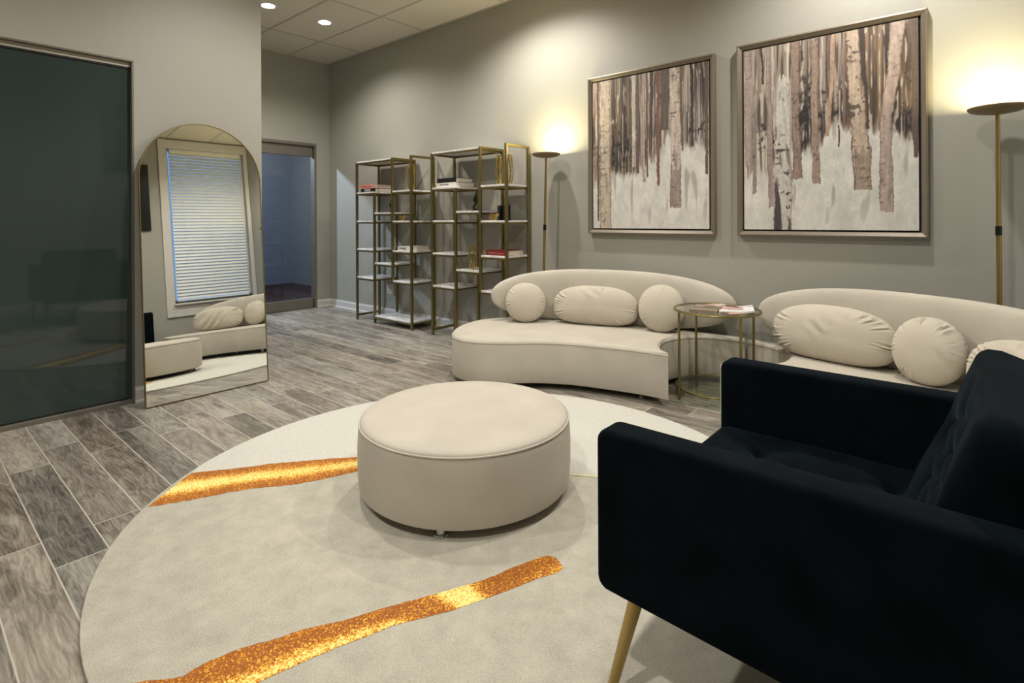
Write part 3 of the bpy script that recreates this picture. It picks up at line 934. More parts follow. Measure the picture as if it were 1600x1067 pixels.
# ------------------------------------------------------------------ pillows
def pillow(name, label, x, y, rz, w_, h_, th, ex=2.0, tilt=14, z0=ST, seed=0, wr=0.5, group='cream scatter pillows on the curved sofas', droop=0.0):
    """faces -Y when rz=0; w_,h_ half sizes"""
    t_ = None
    bm = bmesh.new()
    NU, NV = 110, 26
    front, back = [], []
    def outl(a):
        ca, sa = math.cos(a), math.sin(a)
        e_ = ex + (0.8 * min(1, -sa * 2) if (sa < 0 and ex > 2.2) else 0)
        r = (abs(ca) ** e_ + abs(sa) ** e_) ** (-1 / e_)
        X, Z = r * ca * w_, r * sa * h_
        if Z < 0: Z *= (1 - droop)
        return X, Z
    def disp(a, rr, sd):
        fold = noise.noise(Vector((math.cos(a) * 3.1 + seed * 7, math.sin(a) * 3.1, sd)))
        k = max(0.0, fold + 0.12)
        rad = math.sin(a * 38 + 5 * noise.noise(Vector((a * 2, seed, rr * 2))))
        e = math.exp(-((rr - 0.90) / 0.15) ** 2)
        return rad * k * e * 0.016 * wr
    for sgn, store in ((-1, front), (1, back)):
        for i in range(NV + 1):
            rr = i / NV
            rr2 = math.sin(rr * PI / 2)
            ring = []
            for k in range(NU):
                a = 2 * PI * k / NU
                X, Z = outl(a)
                t0 = max(0.0, 1 - rr2 ** 2.3) ** 0.5
                prof = th * t0
                big = 0.0
                if sgn < 0 and wr > 0.9:
                    d = (X * rr2 + Z * rr2 * 0.9) * 46 + 2.5 * noise.noise(Vector((X * rr2 * 6, Z * rr2 * 6, seed)))
                    m_ = max(0.0, noise.noise(Vector((X * rr2 * 4.5 + seed, Z * rr2 * 4.5, 3.3))) + 0.05)
                    big = math.sin(d * 1.25) * m_ * 0.032 * (1 - rr2 ** 4)
                yv = sgn * (prof + disp(a, rr2, sgn) + big)
                ring.append(bm.verts.new((X * rr2, yv, Z * rr2)) if (rr > 0) else None)
            store.append(ring)
        c = bm.verts.new((0, sgn * th, 0))
        for k in range(NU):
            q = (k + 1) % NU
            bm.faces.new((c, store[1][k], store[1][q]))
        for i in range(1, NV):
            for k in range(NU):
                q = (k + 1) % NU
                bm.faces.new((store[i][k], store[i][q], store[i + 1][q], store[i + 1][k]))
    bmesh.ops.remove_doubles(bm, verts=bm.verts, dist=0.0004)
    Mx = Matrix.Translation((0, 0, h_ * (1 - droop) * math.cos(R(tilt)) + 0.0)) @ Matrix.Rotation(-R(tilt), 4, 'X')
    bmesh.ops.transform(bm, matrix=Mx, verts=bm.verts)
    zmin = min(v.co.z for v in bm.verts)
    for v in bm.verts: v.co.z -= zmin - 0.0
    o = obj(name, bm, pillow_m, None)
    o.location = (x, y, z0)
    o.rotation_euler = (0, 0, rz)
    tag(o, label, 'pillow', group)
    return o
pillow('round_pillow', 'round cream pillow at the left end of the left sofa', -2.885, 3.505, R(38), 0.168, 0.163, 0.078, 2.05, 12, seed=1, wr=0.7)
pillow('bolster_pillow', 'long cream oval pillow with creases in the middle of the left sofa', -2.375, 3.765, R(17), 0.348, 0.166, 0.090, 2.5, 10, seed=2, wr=1.0, droop=0.12)
pillow('round_pillow', 'round cream pillow on the left sofa, partly behind the glass side table', -1.845, 3.855, R(6), 0.178, 0.178, 0.082, 2.05, 12, seed=3, wr=0.7)
pillow('bolster_pillow', 'long cream oval pillow at the left end of the right sofa', -0.69, 3.70, R(-13), 0.348, 0.172, 0.095, 2.35, 10, seed=4, wr=1.3, droop=0.08)
pillow('round_pillow', 'round cream pillow in the middle of the right sofa', -0.215, 3.50, R(-27), 0.172, 0.172, 0.085, 2.1, 12, seed=5, wr=1.1)
pillow('bolster_pillow', 'long cream pillow of the right sofa, mostly hidden by the black armchair back', 0.185, 3.145, R(-47), 0.345, 0.168, 0.092, 2.35, 10, seed=6, wr=1.0, droop=0.08)


# ------------------------------------------------------------------ glass side table
TC = (-1.352, 3.655)
t = thing('side_table', 'round brass side table with glass top and lower shelf between the two cream sofas', 'side table', (TC[0], TC[1], 0))
TRd = 0.272
bm = bmesh.new(); torus(bm, 0, 0, 0.585, TRd, 0.0085, 72, 8); obj('top_ring', bm, brass_m, t)
bm = bmesh.new(); torus(bm, 0, 0, 0.072, TRd - 0.012, 0.0075, 72, 8); obj('lower_ring', bm, brass_m, t)
bm = bmesh.new(); lathe(bm, [(TRd - 0.005, 0.583), (TRd - 0.003, 0.586), (TRd - 0.005, 0.589)], seg=64); obj('glass_top', bm, table_glass_m, t)
bm = bmesh.new(); lathe(bm, [(TRd - 0.018, 0.070), (TRd - 0.016, 0.073), (TRd - 0.018, 0.076)], seg=64); obj('glass_shelf', bm, table_glass_m, t)
for k in range(4):
    a = math.atan2(3.421 - TC[1], -1.541 - TC[0]) + k * PI / 2
    bm = bmesh.new()
    x_, y_ = TRd * math.cos(a), TRd * math.sin(a)
    tube(bm, [(x_, y_, 0.0), (x_, y_, 0.585)], 0.0085, 12)
    obj('leg', bm, brass_m, t)

# magazines on the table
def mag_mat(name, cols, scale):
    m, nt, b = newmat(name)
    tc = nt.nodes.new('ShaderNodeTexCoord')
    vo = nt.nodes.new('ShaderNodeTexVoronoi'); vo.inputs['Scale'].default_value = scale; vo.distance = 'CHEBYCHEV'
    nt.links.new(tc.outputs['Object'], vo.inputs['Vector'])
    rp = nt.nodes.new('ShaderNodeValToRGB'); rp.color_ramp.interpolation = 'CONSTANT'
    e = rp.color_ramp.elements
    e[0].color = (*cols[0], 1); e[1].color = (*cols[1], 1); e[1].position = 1 / len(cols)
    for i in range(2, len(cols)):
        k = e.new(i / len(cols)); k.color = (*cols[i], 1)
    sc = nt.nodes.new('ShaderNodeSeparateColor'); nt.links.new(vo.outputs['Color'], sc.inputs[0])
    nt.links.new(sc.outputs[0], rp.inputs[0]); nt.links.new(rp.outputs[0], b.inputs['Base Color'])
    b.inputs['Roughness'].default_value = 0.3
    return m
mag_a = mag_mat('magazine_brown_cover', [hexc(110, 95, 82), hexc(140, 122, 104), hexc(90, 76, 66), hexc(160, 145, 128)], 9)
mag_b = mag_mat('magazine_photo_cover', [hexc(60, 45, 44), hexc(200, 150, 140), hexc(225, 215, 205), hexc(120, 80, 76)], 14)
mag_c = mag_mat('magazine_pages', [hexc(235, 235, 238), hexc(226, 224, 226), hexc(190, 165, 150), hexc(238, 236, 238)], 9)
def magazine(label, x, y, z, rz, w_, l_, th, mat, curl=0.0, open_=False, edge=paper_m):
    t = thing('magazine', label, 'magazine', (x, y, z), rz, 'magazines on the glass side table')
    bm = bmesh.new()
    n = 14
    A, Bv = [], []
    for i in range(n + 1):
        u = i / n
        xx = (u - 0.5) * w_
        if open_:
            hgt = th * (0.5 + 0.9 * abs(math.sin(u * 2 * PI)) * 0.5 + 0.5 * (1 - abs(2 * u - 1)) * 0.2) + curl * max(0, abs(2 * u - 1) - 0.5) ** 2
        else:
            hgt = th + curl * max(0, u - 0.45) ** 2
        lift = curl * (max(0, u - 0.45) ** 2 if not open_ else max(0, abs(2 * u - 1) - 0.5) ** 2)
        A.append([bm.verts.new((xx, -l_ / 2, hgt)), bm.verts.new((xx, l_ / 2, hgt))])
        Bv.append([bm.verts.new((xx, -l_ / 2, lift * 0.9)), bm.verts.new((xx, l_ / 2, lift * 0.9))])
    for i in range(n):
        bm.faces.new((A[i][0], A[i + 1][0], A[i + 1][1], A[i][1]))
        bm.faces.new((Bv[i][0], Bv[i][1], Bv[i + 1][1], Bv[i + 1][0])).material_index = 1
        for s in (0, 1): bm.faces.new((A[i][s], A[i + 1][s], Bv[i + 1][s], Bv[i][s])).material_index = 1
    bm.faces.new((A[0][0], A[0][1], Bv[0][1], Bv[0][0])).material_index = 1
    bm.faces.new((A[n][0], A[n][1], Bv[n][1], Bv[n][0])).material_index = 1
    obj('pages', bm, [mat, edge], t)
    return t
TZ = 0.5895
magazine('thick brown magazine lying at the left of the glass table top', -1.395, 3.585, TZ, R(10), 0.17, 0.235, 0.016, mag_a, edge=mag_a)
magazine('dark magazine with a pink portrait cover, in the middle of the glass table top', -1.352, 3.725, TZ, R(62), 0.19, 0.19, 0.012, mag_b)
magazine('open magazine with white curled pages at the right of the glass table top', -1.235, 3.685, TZ, R(20), 0.21, 0.25, 0.010, mag_c, curl=0.05, open_=False)
magazine('dark covered magazine lying beneath the open white one', -1.24, 3.62, TZ - 0.0, R(52), 0.19, 0.20, 0.0035, mag_b, edge=mag_a)

# ------------------------------------------------------------------ torchiere lamps
def lamp(label, x, y, dx):
    t = thing('floor_lamp', label, 'floor lamp', (x, y, 0), 0, 'pair of brass torchiere floor lamps')
    bm = bmesh.new(); lathe(bm, [(0.12, 0.0), (0.125, 0.004), (0.125, 0.014), (0.115, 0.02), (0.015, 0.024), (0.012, 0.05)], seg=40); obj('base', bm, bronze_m, t)
    bm = bmesh.new(); tube(bm, [(0, 0, 0.02), (0.0, 0.0, 0.3), (dx * 0.6, 0, 1.15), (dx, 0, 1.765)], [0.0125, 0.0125, 0.0115, 0.0095], 14); obj('pole', bm, legbrass_m, t)
    bm = bmesh.new(); tube(bm, [(dx * 0.58, 0, 1.10), (dx * 0.6, 0, 1.15)], 0.0145, 12); obj('switch', bm, gloss_black_m, t)
    bm = bmesh.new()
    lathe(bm, [(0.012, 1.748), (0.05, 1.752), (0.095, 1.761), (0.118, 1.770), (0.126, 1.780), (0.127, 1.787), (0.121, 1.790), (0.119, 1.785), (0.112, 1.784)], dx, 0, 56)
    obj('lamp_head', bm, bronze_m, t)
    bm = bmesh.new()
    lathe(bm, [(0.111, 1.7845), (0.111, 1.7865)], dx, 0, 48)
    obj('led_disc', bm, lampled_m, t)
    return t
lamp('slim brass torchiere lamp beside the gold shelves, lit upward', -3.017, 3.91, 0.045)
lamp('slim brass torchiere lamp at the right edge, beside the larger painting', 0.0665, 3.91, -0.005)

# ------------------------------------------------------------------ paintings
def sm(a, b_, x):
    t_ = max(0, min(1, (x - a) / (b_ - a))); return t_ * t_ * (3 - 2 * t_)
def nz(x, y, s=0.0): return noise.noise(Vector((x, y, s)))
def mixc(a, b_, f): return tuple(a[i] * (1 - f) + b_[i] * f for i in range(3))
def paint(u, v, P, W=(0.0,)):
    sd = P['seed']
    # snow
    n1 = nz(u * 9, v * 9, sd) * .5 + nz(u * 30, v * 22, sd) * .3 + nz(u * 90, v * 60, sd) * .25
    c = mixc((0.83, 0.82, 0.79), (0.70, 0.69, 0.66), max(0, min(1, 0.35 + n1)))
    st = nz(u * 26, v * 5, sd + 4)
    if st > 0.32 and v > 0.03: c = mixc(c, (0.55, 0.52, 0.49), min(0.55, (st - 0.32) * 3) * sm(0.9, 0.3, abs(v - .35) * 2))
    # forest background
    ed = P['edge'](u) + 0.05 * nz(u * 22, 1.3, sd) + 0.03 * nz(u * 70, v * 20, sd)
    f = sm(ed - 0.035, ed + 0.03, v)
    if f > 0:
        s1 = nz(u * 34 + 0.4 * nz(u * 6, v * 3, sd), v * 1.6, sd + 9)
        s2 = nz(u * 95, v * 3.5, sd + 2)
        tpl = P['bg'](u, v)
        q = max(0, min(1, 0.5 + s1 * 1.1 + s2 * 0.45))
        g = mixc(tpl[0], tpl[1], q)
        dk = P['dark'](u, v) + 0.5 * nz(u * 28, v * 26, sd + 7) + 0.3 * nz(u * 70, v * 60, sd)
        g = mixc(g, (0.15, 0.13, 0.13), sm(0.35, 0.75, dk))
        lt = nz(u * 75, v * 5 + 2 * nz(u * 8, v * 8, sd), sd + 21)
        g = mixc(g, (0.76, 0.72, 0.68), 0.75 * sm(0.12, 0.42, lt))
        dl = nz(u * 60, v * 4, sd + 31)
        g = mixc(g, (0.20, 0.16, 0.14), 0.7 * sm(0.12, 0.42, dl))
        c = mixc(c, g, f)
    # trunks, back to front: (points, colour, edge colour, marks)
    for pts, col, edc, marks in P['trunks']:
        if v < pts[-1][1] + 0.012 * nz(u * 40, 2, sd) or v > pts[0][1] + (0.09 * nz(u * 45, v * 12, sd) - 0.03 if pts[0][1] < 1 else 0): continue
        for (u0, v0, w0), (u1, v1, w1) in zip(pts[:-1], pts[1:]):
            if v0 >= v >= v1 - (0.02 if (u1, v1, w1) == pts[-1] else 0):
                k = (v0 - v) / max(1e-6, v0 - v1)
                uc, ww = u0 + (u1 - u0) * k, w0 + (w1 - w0) * k
                uc += 0.007 * nz(v * 9, uc * 5, sd) + 0.003 * nz(v * 45, uc * 9, sd); ww *= 1 + 0.22 * nz(v * 9, uc * 50, sd + 1) + 0.10 * nz(v * 60, uc * 20, sd)
                d = (u - uc) / ww
                if abs(d) < 1:
                    tx = 0.5 + 0.55 * nz(u * 60, v * 9, sd + 3) + 0.35 * nz(u * 40, v * 60, sd + 5) + 0.12 * d
                    cc = mixc(col, tuple(x * 0.76 for x in col), max(0, min(1, tx)))
                    if marks:
                        mk = nz(u * 30 + 3 * nz(u * 20, v * 20, sd), v * 48, sd + 13) + 0.7 * nz(u * 7, v * 9, sd + 17) + 0.25 * nz(u * 110, v * 110, sd)
                        cc = mixc(cc, (0.22, 0.19, 0.18), marks * sm(0.34, 0.62, mk))
                        mk2 = nz(u * 40, v * 10, sd + 43) + 0.4 * nz(u * 10, v * 6, sd + 47)
                        cc = mixc(cc, (0.42, 0.35, 0.33), 0.8 * marks * sm(0.22, 0.5, mk2))
                    cc = mixc(cc, edc, sm(0.72, 1.0, abs(d) + 0.12 * nz(v * 30, u * 8, sd)) * 0.75)
                    c = cc
                break
    return c
W_ = (0.80, 0.76, 0.71); PK = (0.71, 0.64, 0.60); BR = (0.42, 0.35, 0.31); DB = (0.28, 0.22, 0.19); OR_ = (0.50, 0.36, 0.25); GY = (0.60, 0.56, 0.53)
def pw(*pr):
    def f(x):
        for (a, va), (b_, vb) in zip(pr[:-1], pr[1:]):
            if x <= b_: return va + (vb - va) * (x - a) / (b_ - a)
        return pr[-1][1]
    return f
P1 = dict(seed=3.0,
  edge=pw((0, .30), (.06, .34), (.18, .36), (.37, .38), (.42, .36), (.5, .42), (.62, .5), (.68, .62), (.78, .52), (1, .5)),
  bg=lambda u, v: ((0.46, 0.38, 0.33), (0.72, 0.64, 0.58)) if u < .18 else (((0.21, 0.17, 0.14), (0.48, 0.41, 0.34)) if u < .37 else (((0.36, 0.29, 0.26), (0.72, 0.67, 0.63)) if u < .78 else ((0.26, 0.23, 0.22), (0.66, 0.62, 0.58)))),
  dark=lambda u, v: (0.62 - 2.2 * abs(v - .5) if .18 < u < .37 else (0.55 - 3 * abs(v - .52) if u < .07 else (0.5 - 3 * abs(v - .6) if u > .84 else -0.2))),
  trunks=[([(.42, 1, .016), (.42, .36, .014)], BR, DB, 0), ([(.475, 1, .012), (.475, .30, .012)], PK, BR, 0.2), ([(.505, 1, .009), (.505, .33, .008)], BR, DB, 0),
          ([(.545, 1, .014), (.54, .5, .006)], DB, DB, 0), ([(.655, 1, .035), (.655, .62, .03)], BR, DB, 0.1),
          ([(.60, 1, .017), (.60, .27, .011)], (0.50, 0.36, 0.30), DB, 0), ([(.39, 1, .018), (.385, .40, .012)], W_, GY, 0.2),
          ([(.785, 1, .010), (.80, .48, .007)], OR_, DB, 0),
          ([(.735, 1, .040), (.742, .5, .040), (.742, .13, .045)], (0.82, 0.76, 0.71), GY, 0.55),
          ([(.745, .42, .043), (.742, .13, .045)], (0.65, 0.58, 0.54), BR, 0.5),
          ([(.87, 1, .013), (.88, .5, .010)], DB, DB, 0), ([(.985, 1, .012), (.985, .33, .010)], BR, DB, 0),
          ([(.05, 1, .010), (.05, 0.05, .008)], BR, DB, 0.2),
          ([(.118, 1, .055), (.118, .5, .053), (.118, -.1, .055)], (0.80, 0.74, 0.66), BR, 0.45)])
P2 = dict(seed=11.0,
  edge=pw((0, .32), (.1, .30), (.2, .36), (.3, .45), (.36, .42), (.45, .42), (.55, .54), (.6, .56), (.66, .50), (.76, .48), (.85, .47), (1, .44)),
  bg=lambda u, v: ((0.52, 0.47, 0.42), (0.76, 0.72, 0.67)) if u < .3 else (((0.27, 0.22, 0.20), (0.60, 0.54, 0.49)) if u < .62 else ((0.22, 0.17, 0.13), (0.52, 0.43, 0.35))),
  dark=lambda u, v: (0.5 - 2.5 * abs(v - .5) if .06 < u < .22 else (0.75 - 1.3 * abs(v - .58) if .345 < u < .44 else (0.45 - 1.5 * abs(v - .6) if .46 < u < .72 else (0.70 - 2.2 * abs(v - .5) if u > .86 else -0.2)))),
  trunks=[([(.03, 1, .02), (.03, .35, .02)], PK, BR, .2), ([(.075, .72, .014), (.068, .20, .012)], GY, BR, .4), ([(.165, 1, .016), (.175, .5, .018), (.18, .12, .018)], (0.66, 0.59, 0.56), BR, .3),
          ([(.12, 1, .006), (.13, .8, .006)], DB, DB, 0), ([(.455, 1, .018), (.45, .6, .022), (.46, .24, .024)], (0.66, 0.57, 0.51), BR, .45),
          ([(.56, 1, .014), (.545, .7, .012), (.525, .48, .010)], (0.74, 0.62, 0.52), BR, .15),
          ([(.335, 1, .028), (.335, .6, .022), (.35, .27, .030)], (0.62, 0.53, 0.48), DB, .55),
          ([(.588, .58, .004), (.59, .42, .004)], DB, DB, 0), ([(.715, 1, .016), (.735, .5, .018)], DB, DB, 0), ([(.99, 1, .03), (.985, .35, .012)], BR, DB, 0),
          ([(.665, 1, .036), (.68, .7, .042), (.70, .5, .046), (.72, .2, .047)], (0.78, 0.70, 0.62), DB, .75),
          ([(.72, .42, .043), (.72, .2, .047)], (0.68, 0.60, 0.53), BR, .5),
          ([(.90, 1, .040), (.885, .8, .034), (.84, .55, .030), (.838, .4, .034), (.842, .09, .036)], (0.74, 0.66, 0.62), BR, .35),
          ([(.262, .86, .034), (.255, .6, .050), (.258, .3, .055), (.252, -.1, .060)], (0.82, 0.80, 0.76), GY, .9), ([(.212, .26, .010), (.222, .12, .022), (.225, -.1, .030)], (0.30, 0.26, 0.28), GY, .6), ([(.30, .10, .006), (.300, -.1, .014)], (0.40, 0.34, 0.33), GY, .6)])
m, nt, b = newmat('painted_canvas')
vc = nt.nodes.new('ShaderNodeVertexColor'); vc.layer_name = 'paint'
nt.links.new(vc.outputs[0], b.inputs['Base Color']); b.inputs['Roughness'].default_value = 0.6
tc = nt.nodes.new('ShaderNodeTexCoord'); nz_ = nt.nodes.new('ShaderNodeTexNoise'); nz_.inputs['Scale'].default_value = 120; nz_.inputs['Detail'].default_value = 4
nt.links.new(tc.outputs['Object'], nz_.inputs['Vector'])
bp = nt.nodes.new('ShaderNodeBump'); bp.inputs['Strength'].default_value = 0.3; bp.inputs['Distance'].default_value = 0.002
nt.links.new(nz_.outputs['Fac'], bp.inputs['Height']); nt.links.new(bp.outputs[0], b.inputs['Normal'])
canvas_m = m
def painting(name, label, x0, x1, z0, z1, P, res=300):
    t = thing(name, label, 'painting', ((x0 + x1) / 2, WALL_Y, (z0 + z1) / 2), 0, 'framed birch forest paintings')
    w_, h_ = (x1 - x0) / 2, (z1 - z0) / 2
    fw_, dp = 0.034, 0.05
    bm = bmesh.new()
    prof = [(0, 0.0), (0, -dp), (0.010, -dp - 0.003), (fw_ - 0.006, -dp + 0.010), (fw_, -dp + 0.016), (fw_, 0.0)]
    loops = []
    for off, yy in prof:
        a, c_ = w_ - off, h_ - off
        loops.append([bm.verts.new(p) for p in ((-a, yy, -c_), (a, yy, -c_), (a, yy, c_), (-a, yy, c_))])
    for i in range(len(loops)):
        A_, B_ = loops[i], loops[(i + 1) % len(loops)]
        for k in range(4):
            q = (k + 1) % 4
            bm.faces.new((A_[k], A_[q], B_[q], B_[k]))
    obj('picture_frame', bm, frame_m, t, False)
    bm = bmesh.new(); box(bm, -w_ + fw_ - 0.001, w_ - fw_ + 0.001, -0.016, -0.008, -h_ + fw_ - 0.001, h_ - fw_ + 0.001); obj('shadow_gap', bm, shadow_gap_m, t, False)
    cw, ch = w_ - fw_ - 0.012, h_ - fw_ - 0.012
    bm = bmesh.new()
    cl = bm.loops.layers.color.new('paint') if hasattr(bm.loops.layers, 'color') else None
    n = res
    grid = [[bm.verts.new((-cw + 2 * cw * i / n, -0.038, -ch + 2 * ch * j / n)) for i in range(n + 1)] for j in range(n + 1)]
    colr = {}
    for j in range(n + 1):
        for i in range(n + 1):
            colr[grid[j][i]] = paint(i / n, j / n, P)
    for j in range(n):
        for i in range(n):
            f = bm.faces.new((grid[j][i], grid[j][i + 1], grid[j + 1][i + 1], grid[j + 1][i]))
            for lp in f.loops: lp[cl] = (*colr[lp.vert], 1)
    e0 = [grid[0][0], grid[0][n], grid[n][n], grid[n][0]]
    bk = [bm.verts.new((v.co.x, -0.012, v.co.z)) for v in e0]
    for k in range(4):
        q = (k + 1) % 4
        f = bm.faces.new((e0[k], bk[k], bk[q], e0[q]))
        for lp in f.loops: lp[cl] = (0.7, 0.68, 0.64, 1)
    obj('canvas', bm, canvas_m, t, False)
def k_(v): return v * (WALL_Y - 0.05) / 3.976
def kz(z): return 1.2 + (z - 1.2) * (WALL_Y - 0.05) / 3.976
painting('birch_painting', 'smaller framed painting of bare birch trunks in snow, left of the pair', k_(-2.571), k_(-1.482), kz(1.074), kz(2.405), P1, 280)
painting('birch_painting', 'larger framed painting of white birch trunks in snow, right of the pair', k_(-1.322), k_(-0.239), kz(1.075), kz(2.420), P2, 320)

# ------------------------------------------------------------------ black armchair
ch = thing('armchair', 'black velvet armchair with tufted seat and tapered brass legs in the right foreground', 'armchair', (-0.30, 1.57, RT))
CO = Vector((-0.30, 1.57, RT))
def cobj(name, bm, mat, parent=ch, smooth=True):
    for v in bm.verts: v.co -= CO
    return obj(name, bm, mat, parent, smooth)
def arm(y0, y1):
    """side panel: outline in x,z with rounded corners, soft edges"""
    x0, x1, zb0, zb1, zt = -0.730, 0.24, 0.286, 0.262, 0.682
    r = 0.032
    out = []
    for cx_, cz_, a0 in ((x0 + r, zb0 + r, 180), (x1 - r, zb1 + r, 270), (x1 - r, zt - r, 0), (x0 + r, zt - r, 90)):
        for k in range(7):
            a = R(a0 + 90 * k / 6)
            out.append(Vector((cx_ + r * math.cos(a), cz_ + r * math.sin(a))))
    bm = bmesh.new()
    n = len(out)
    e = 0.016
    prof = []
    for k in range(5):
        a = PI / 2 * k / 4
        prof.append((e * (1 - math.sin(a)), y0 + e * (1 - math.cos(a))))
    prof2 = [(d, y1 - (yy - y0)) for d, yy in prof[::-1]]
    rings = [[bm.verts.new((p.x, yy, p.y)) for p in offset_loop(out, d)] for d, yy in prof + prof2]
    for a, b_ in zip(rings[:-1], rings[1:]):
        for i in range(n):
            j = (i + 1) % n
            bm.faces.new((a[i], a[j], b_[j], b_[i]))
    bm.faces.new(rings[0][::-1]); bm.faces.new(rings[-1])
    return bm
cobj('armrest', arm(1.155, 1.245), navy_m)
cobj('armrest', arm(2.000, 2.090), navy_m)
def tufted(LX, LY, TH, nx, ny, buttons, depth=0.03, r=0.045):
    """slab LX x LY, top at z=TH, returns bm; x,y centred"""
    bm = bmesh.new()
    grid = []
    for j in range(ny + 1):
        row = []
        for i in range(nx + 1):
            x_ = (i / nx - .5) * LX; y_ = (j / ny - .5) * LY
            d = min(LX / 2 - abs(x_), LY / 2 - abs(y_))
            z_ = TH
            if d < r: z_ -= r - math.sqrt(max(0, r * r - (r - d) ** 2))
            for bx, by in buttons:
                q = math.hypot(x_ - bx, y_ - by)
                z_ -= depth * 0.7 * math.exp(-(q / 0.022) ** 2) + depth * 0.9 * math.exp(-(q / 0.075) ** 2)
            # folds joining neighbouring buttons
            for a in range(len(buttons)):
                for b_ in range(a + 1, len(buttons)):
                    A_, B_ = Vector(buttons[a]), Vector(buttons[b_])
                    L_ = (B_ - A_).length
                    if L_ > 0.27: continue
                    t_ = max(0, min(1, (Vector((x_, y_)) - A_).dot(B_ - A_) / L_ ** 2))
                    q = (Vector((x_, y_)) - A_.lerp(B_, t_)).length
                    z_ -= depth * 0.28 * math.exp(-(q / 0.020) ** 2)
            rc = 0.045
            qx, qy = abs(x_) - (LX / 2 - rc), abs(y_) - (LY / 2 - rc)
            xo, yo = x_, y_
            if qx > 0 and qy > 0:
                sc_ = max(qx, qy) / math.hypot(qx, qy)
                xo = math.copysign(LX / 2 - rc + qx * sc_, x_); yo = math.copysign(LY / 2 - rc + qy * sc_, y_)
            row.append(bm.verts.new((xo, yo, z_)))
        grid.append(row)
    for j in range(ny):
        for i in range(nx):
            bm.faces.new((grid[j][i], grid[j][i + 1], grid[j + 1][i + 1], grid[j + 1][i]))
    rim = [grid[0][i] for i in range(nx)] + [grid[j][nx] for j in range(ny)] + [grid[ny][i] for i in range(nx, 0, -1)] + [grid[j][0] for j in range(ny, 0, -1)]
    low = rim
    for zz, ins in ((0.030, 0.0), (0.010, 0.006), (0.002, 0.018), (0.0, 0.032)):
        nxt = [bm.verts.new((v.co.x * (1 - ins / (LX / 2)), v.co.y * (1 - ins / (LY / 2)), zz)) for v in rim]
        for i in range(len(rim)):
            j = (i + 1) % len(rim)
            bm.faces.new((low[i], low[j], nxt[j], nxt[i]))
        low = nxt
    bm.faces.new(low)
    return bm
SB = [(-0.14, -0.24), (-0.14, 0.0), (-0.14, 0.24), (0.05, -0.12), (0.05, 0.12), (0.22, 0.0), (0.22, 0.24), (0.22, -0.24)]
bm = tufted(0.62, 0.750, 0.135, 62, 72, SB, 0.026, 0.034)
bmesh.ops.transform(bm, matrix=Matrix.Translation((-0.412, 1.6225, 0.325)), verts=bm.verts)
cobj('seat_cushion', bm, navy_m)
bm = bmesh.new(); box(bm, -0.70, 0.10, 1.24, 2.005, 0.275, 0.345, 0.012, 2); cobj('seat_frame', bm, navy_m)
# backrest: slab leaning back 21 degrees
BB = [(0.02, -0.25), (0.02, 0.0), (0.02, 0.25), (-0.11, -0.125), (-0.11, 0.125), (0.14, -0.125), (0.14, 0.125)]
bm = tufted(0.52, 0.735, 0.150, 56, 72, BB, 0.026, 0.042)
# local x -> up the back, local z -> out of the front face
lean = R(21)
upv = Vector((math.sin(lean), 0, math.cos(lean)))
frv = Vector((-math.cos(lean), 0, math.sin(lean)))
Mb = Matrix(((upv.x, 0, frv.x, 0), (0, 1, 0, 0), (upv.z, 0, frv.z, 0), (0, 0, 0, 1)))
org = Vector((-0.002, 1.6225, 0.858)) - upv * 0.26 - frv * 0.150
bmesh.ops.transform(bm, matrix=Matrix.Translation(org) @ Mb, verts=bm.verts)
cobj('backrest', bm, navy_m)
for (ax, ay, bx, by) in ((-0.637, 1.205, -0.705, 1.175), (-0.637, 2.040, -0.705, 2.070), (0.10, 1.205, 0.17, 1.175), (0.10, 2.040, 0.17, 2.070)):
    bm = bmesh.new()
    tube(bm, [(ax, ay, 0.30), (ax + (bx - ax) * 0.94, ay + (by - ay) * 0.94, RT + 0.018)], [0.0185, 0.0118], 20)
    l = cobj('leg', bm, legbrass_m)
    bm = bmesh.new()
    tube(bm, [(ax + (bx - ax) * 0.94, ay + (by - ay) * 0.94, RT + 0.018), (bx, by, RT)], [0.0125, 0.0120], 20)
    for v in bm.verts: v.co -= CO
    obj('rubber_tip', bm, leg_m, l)

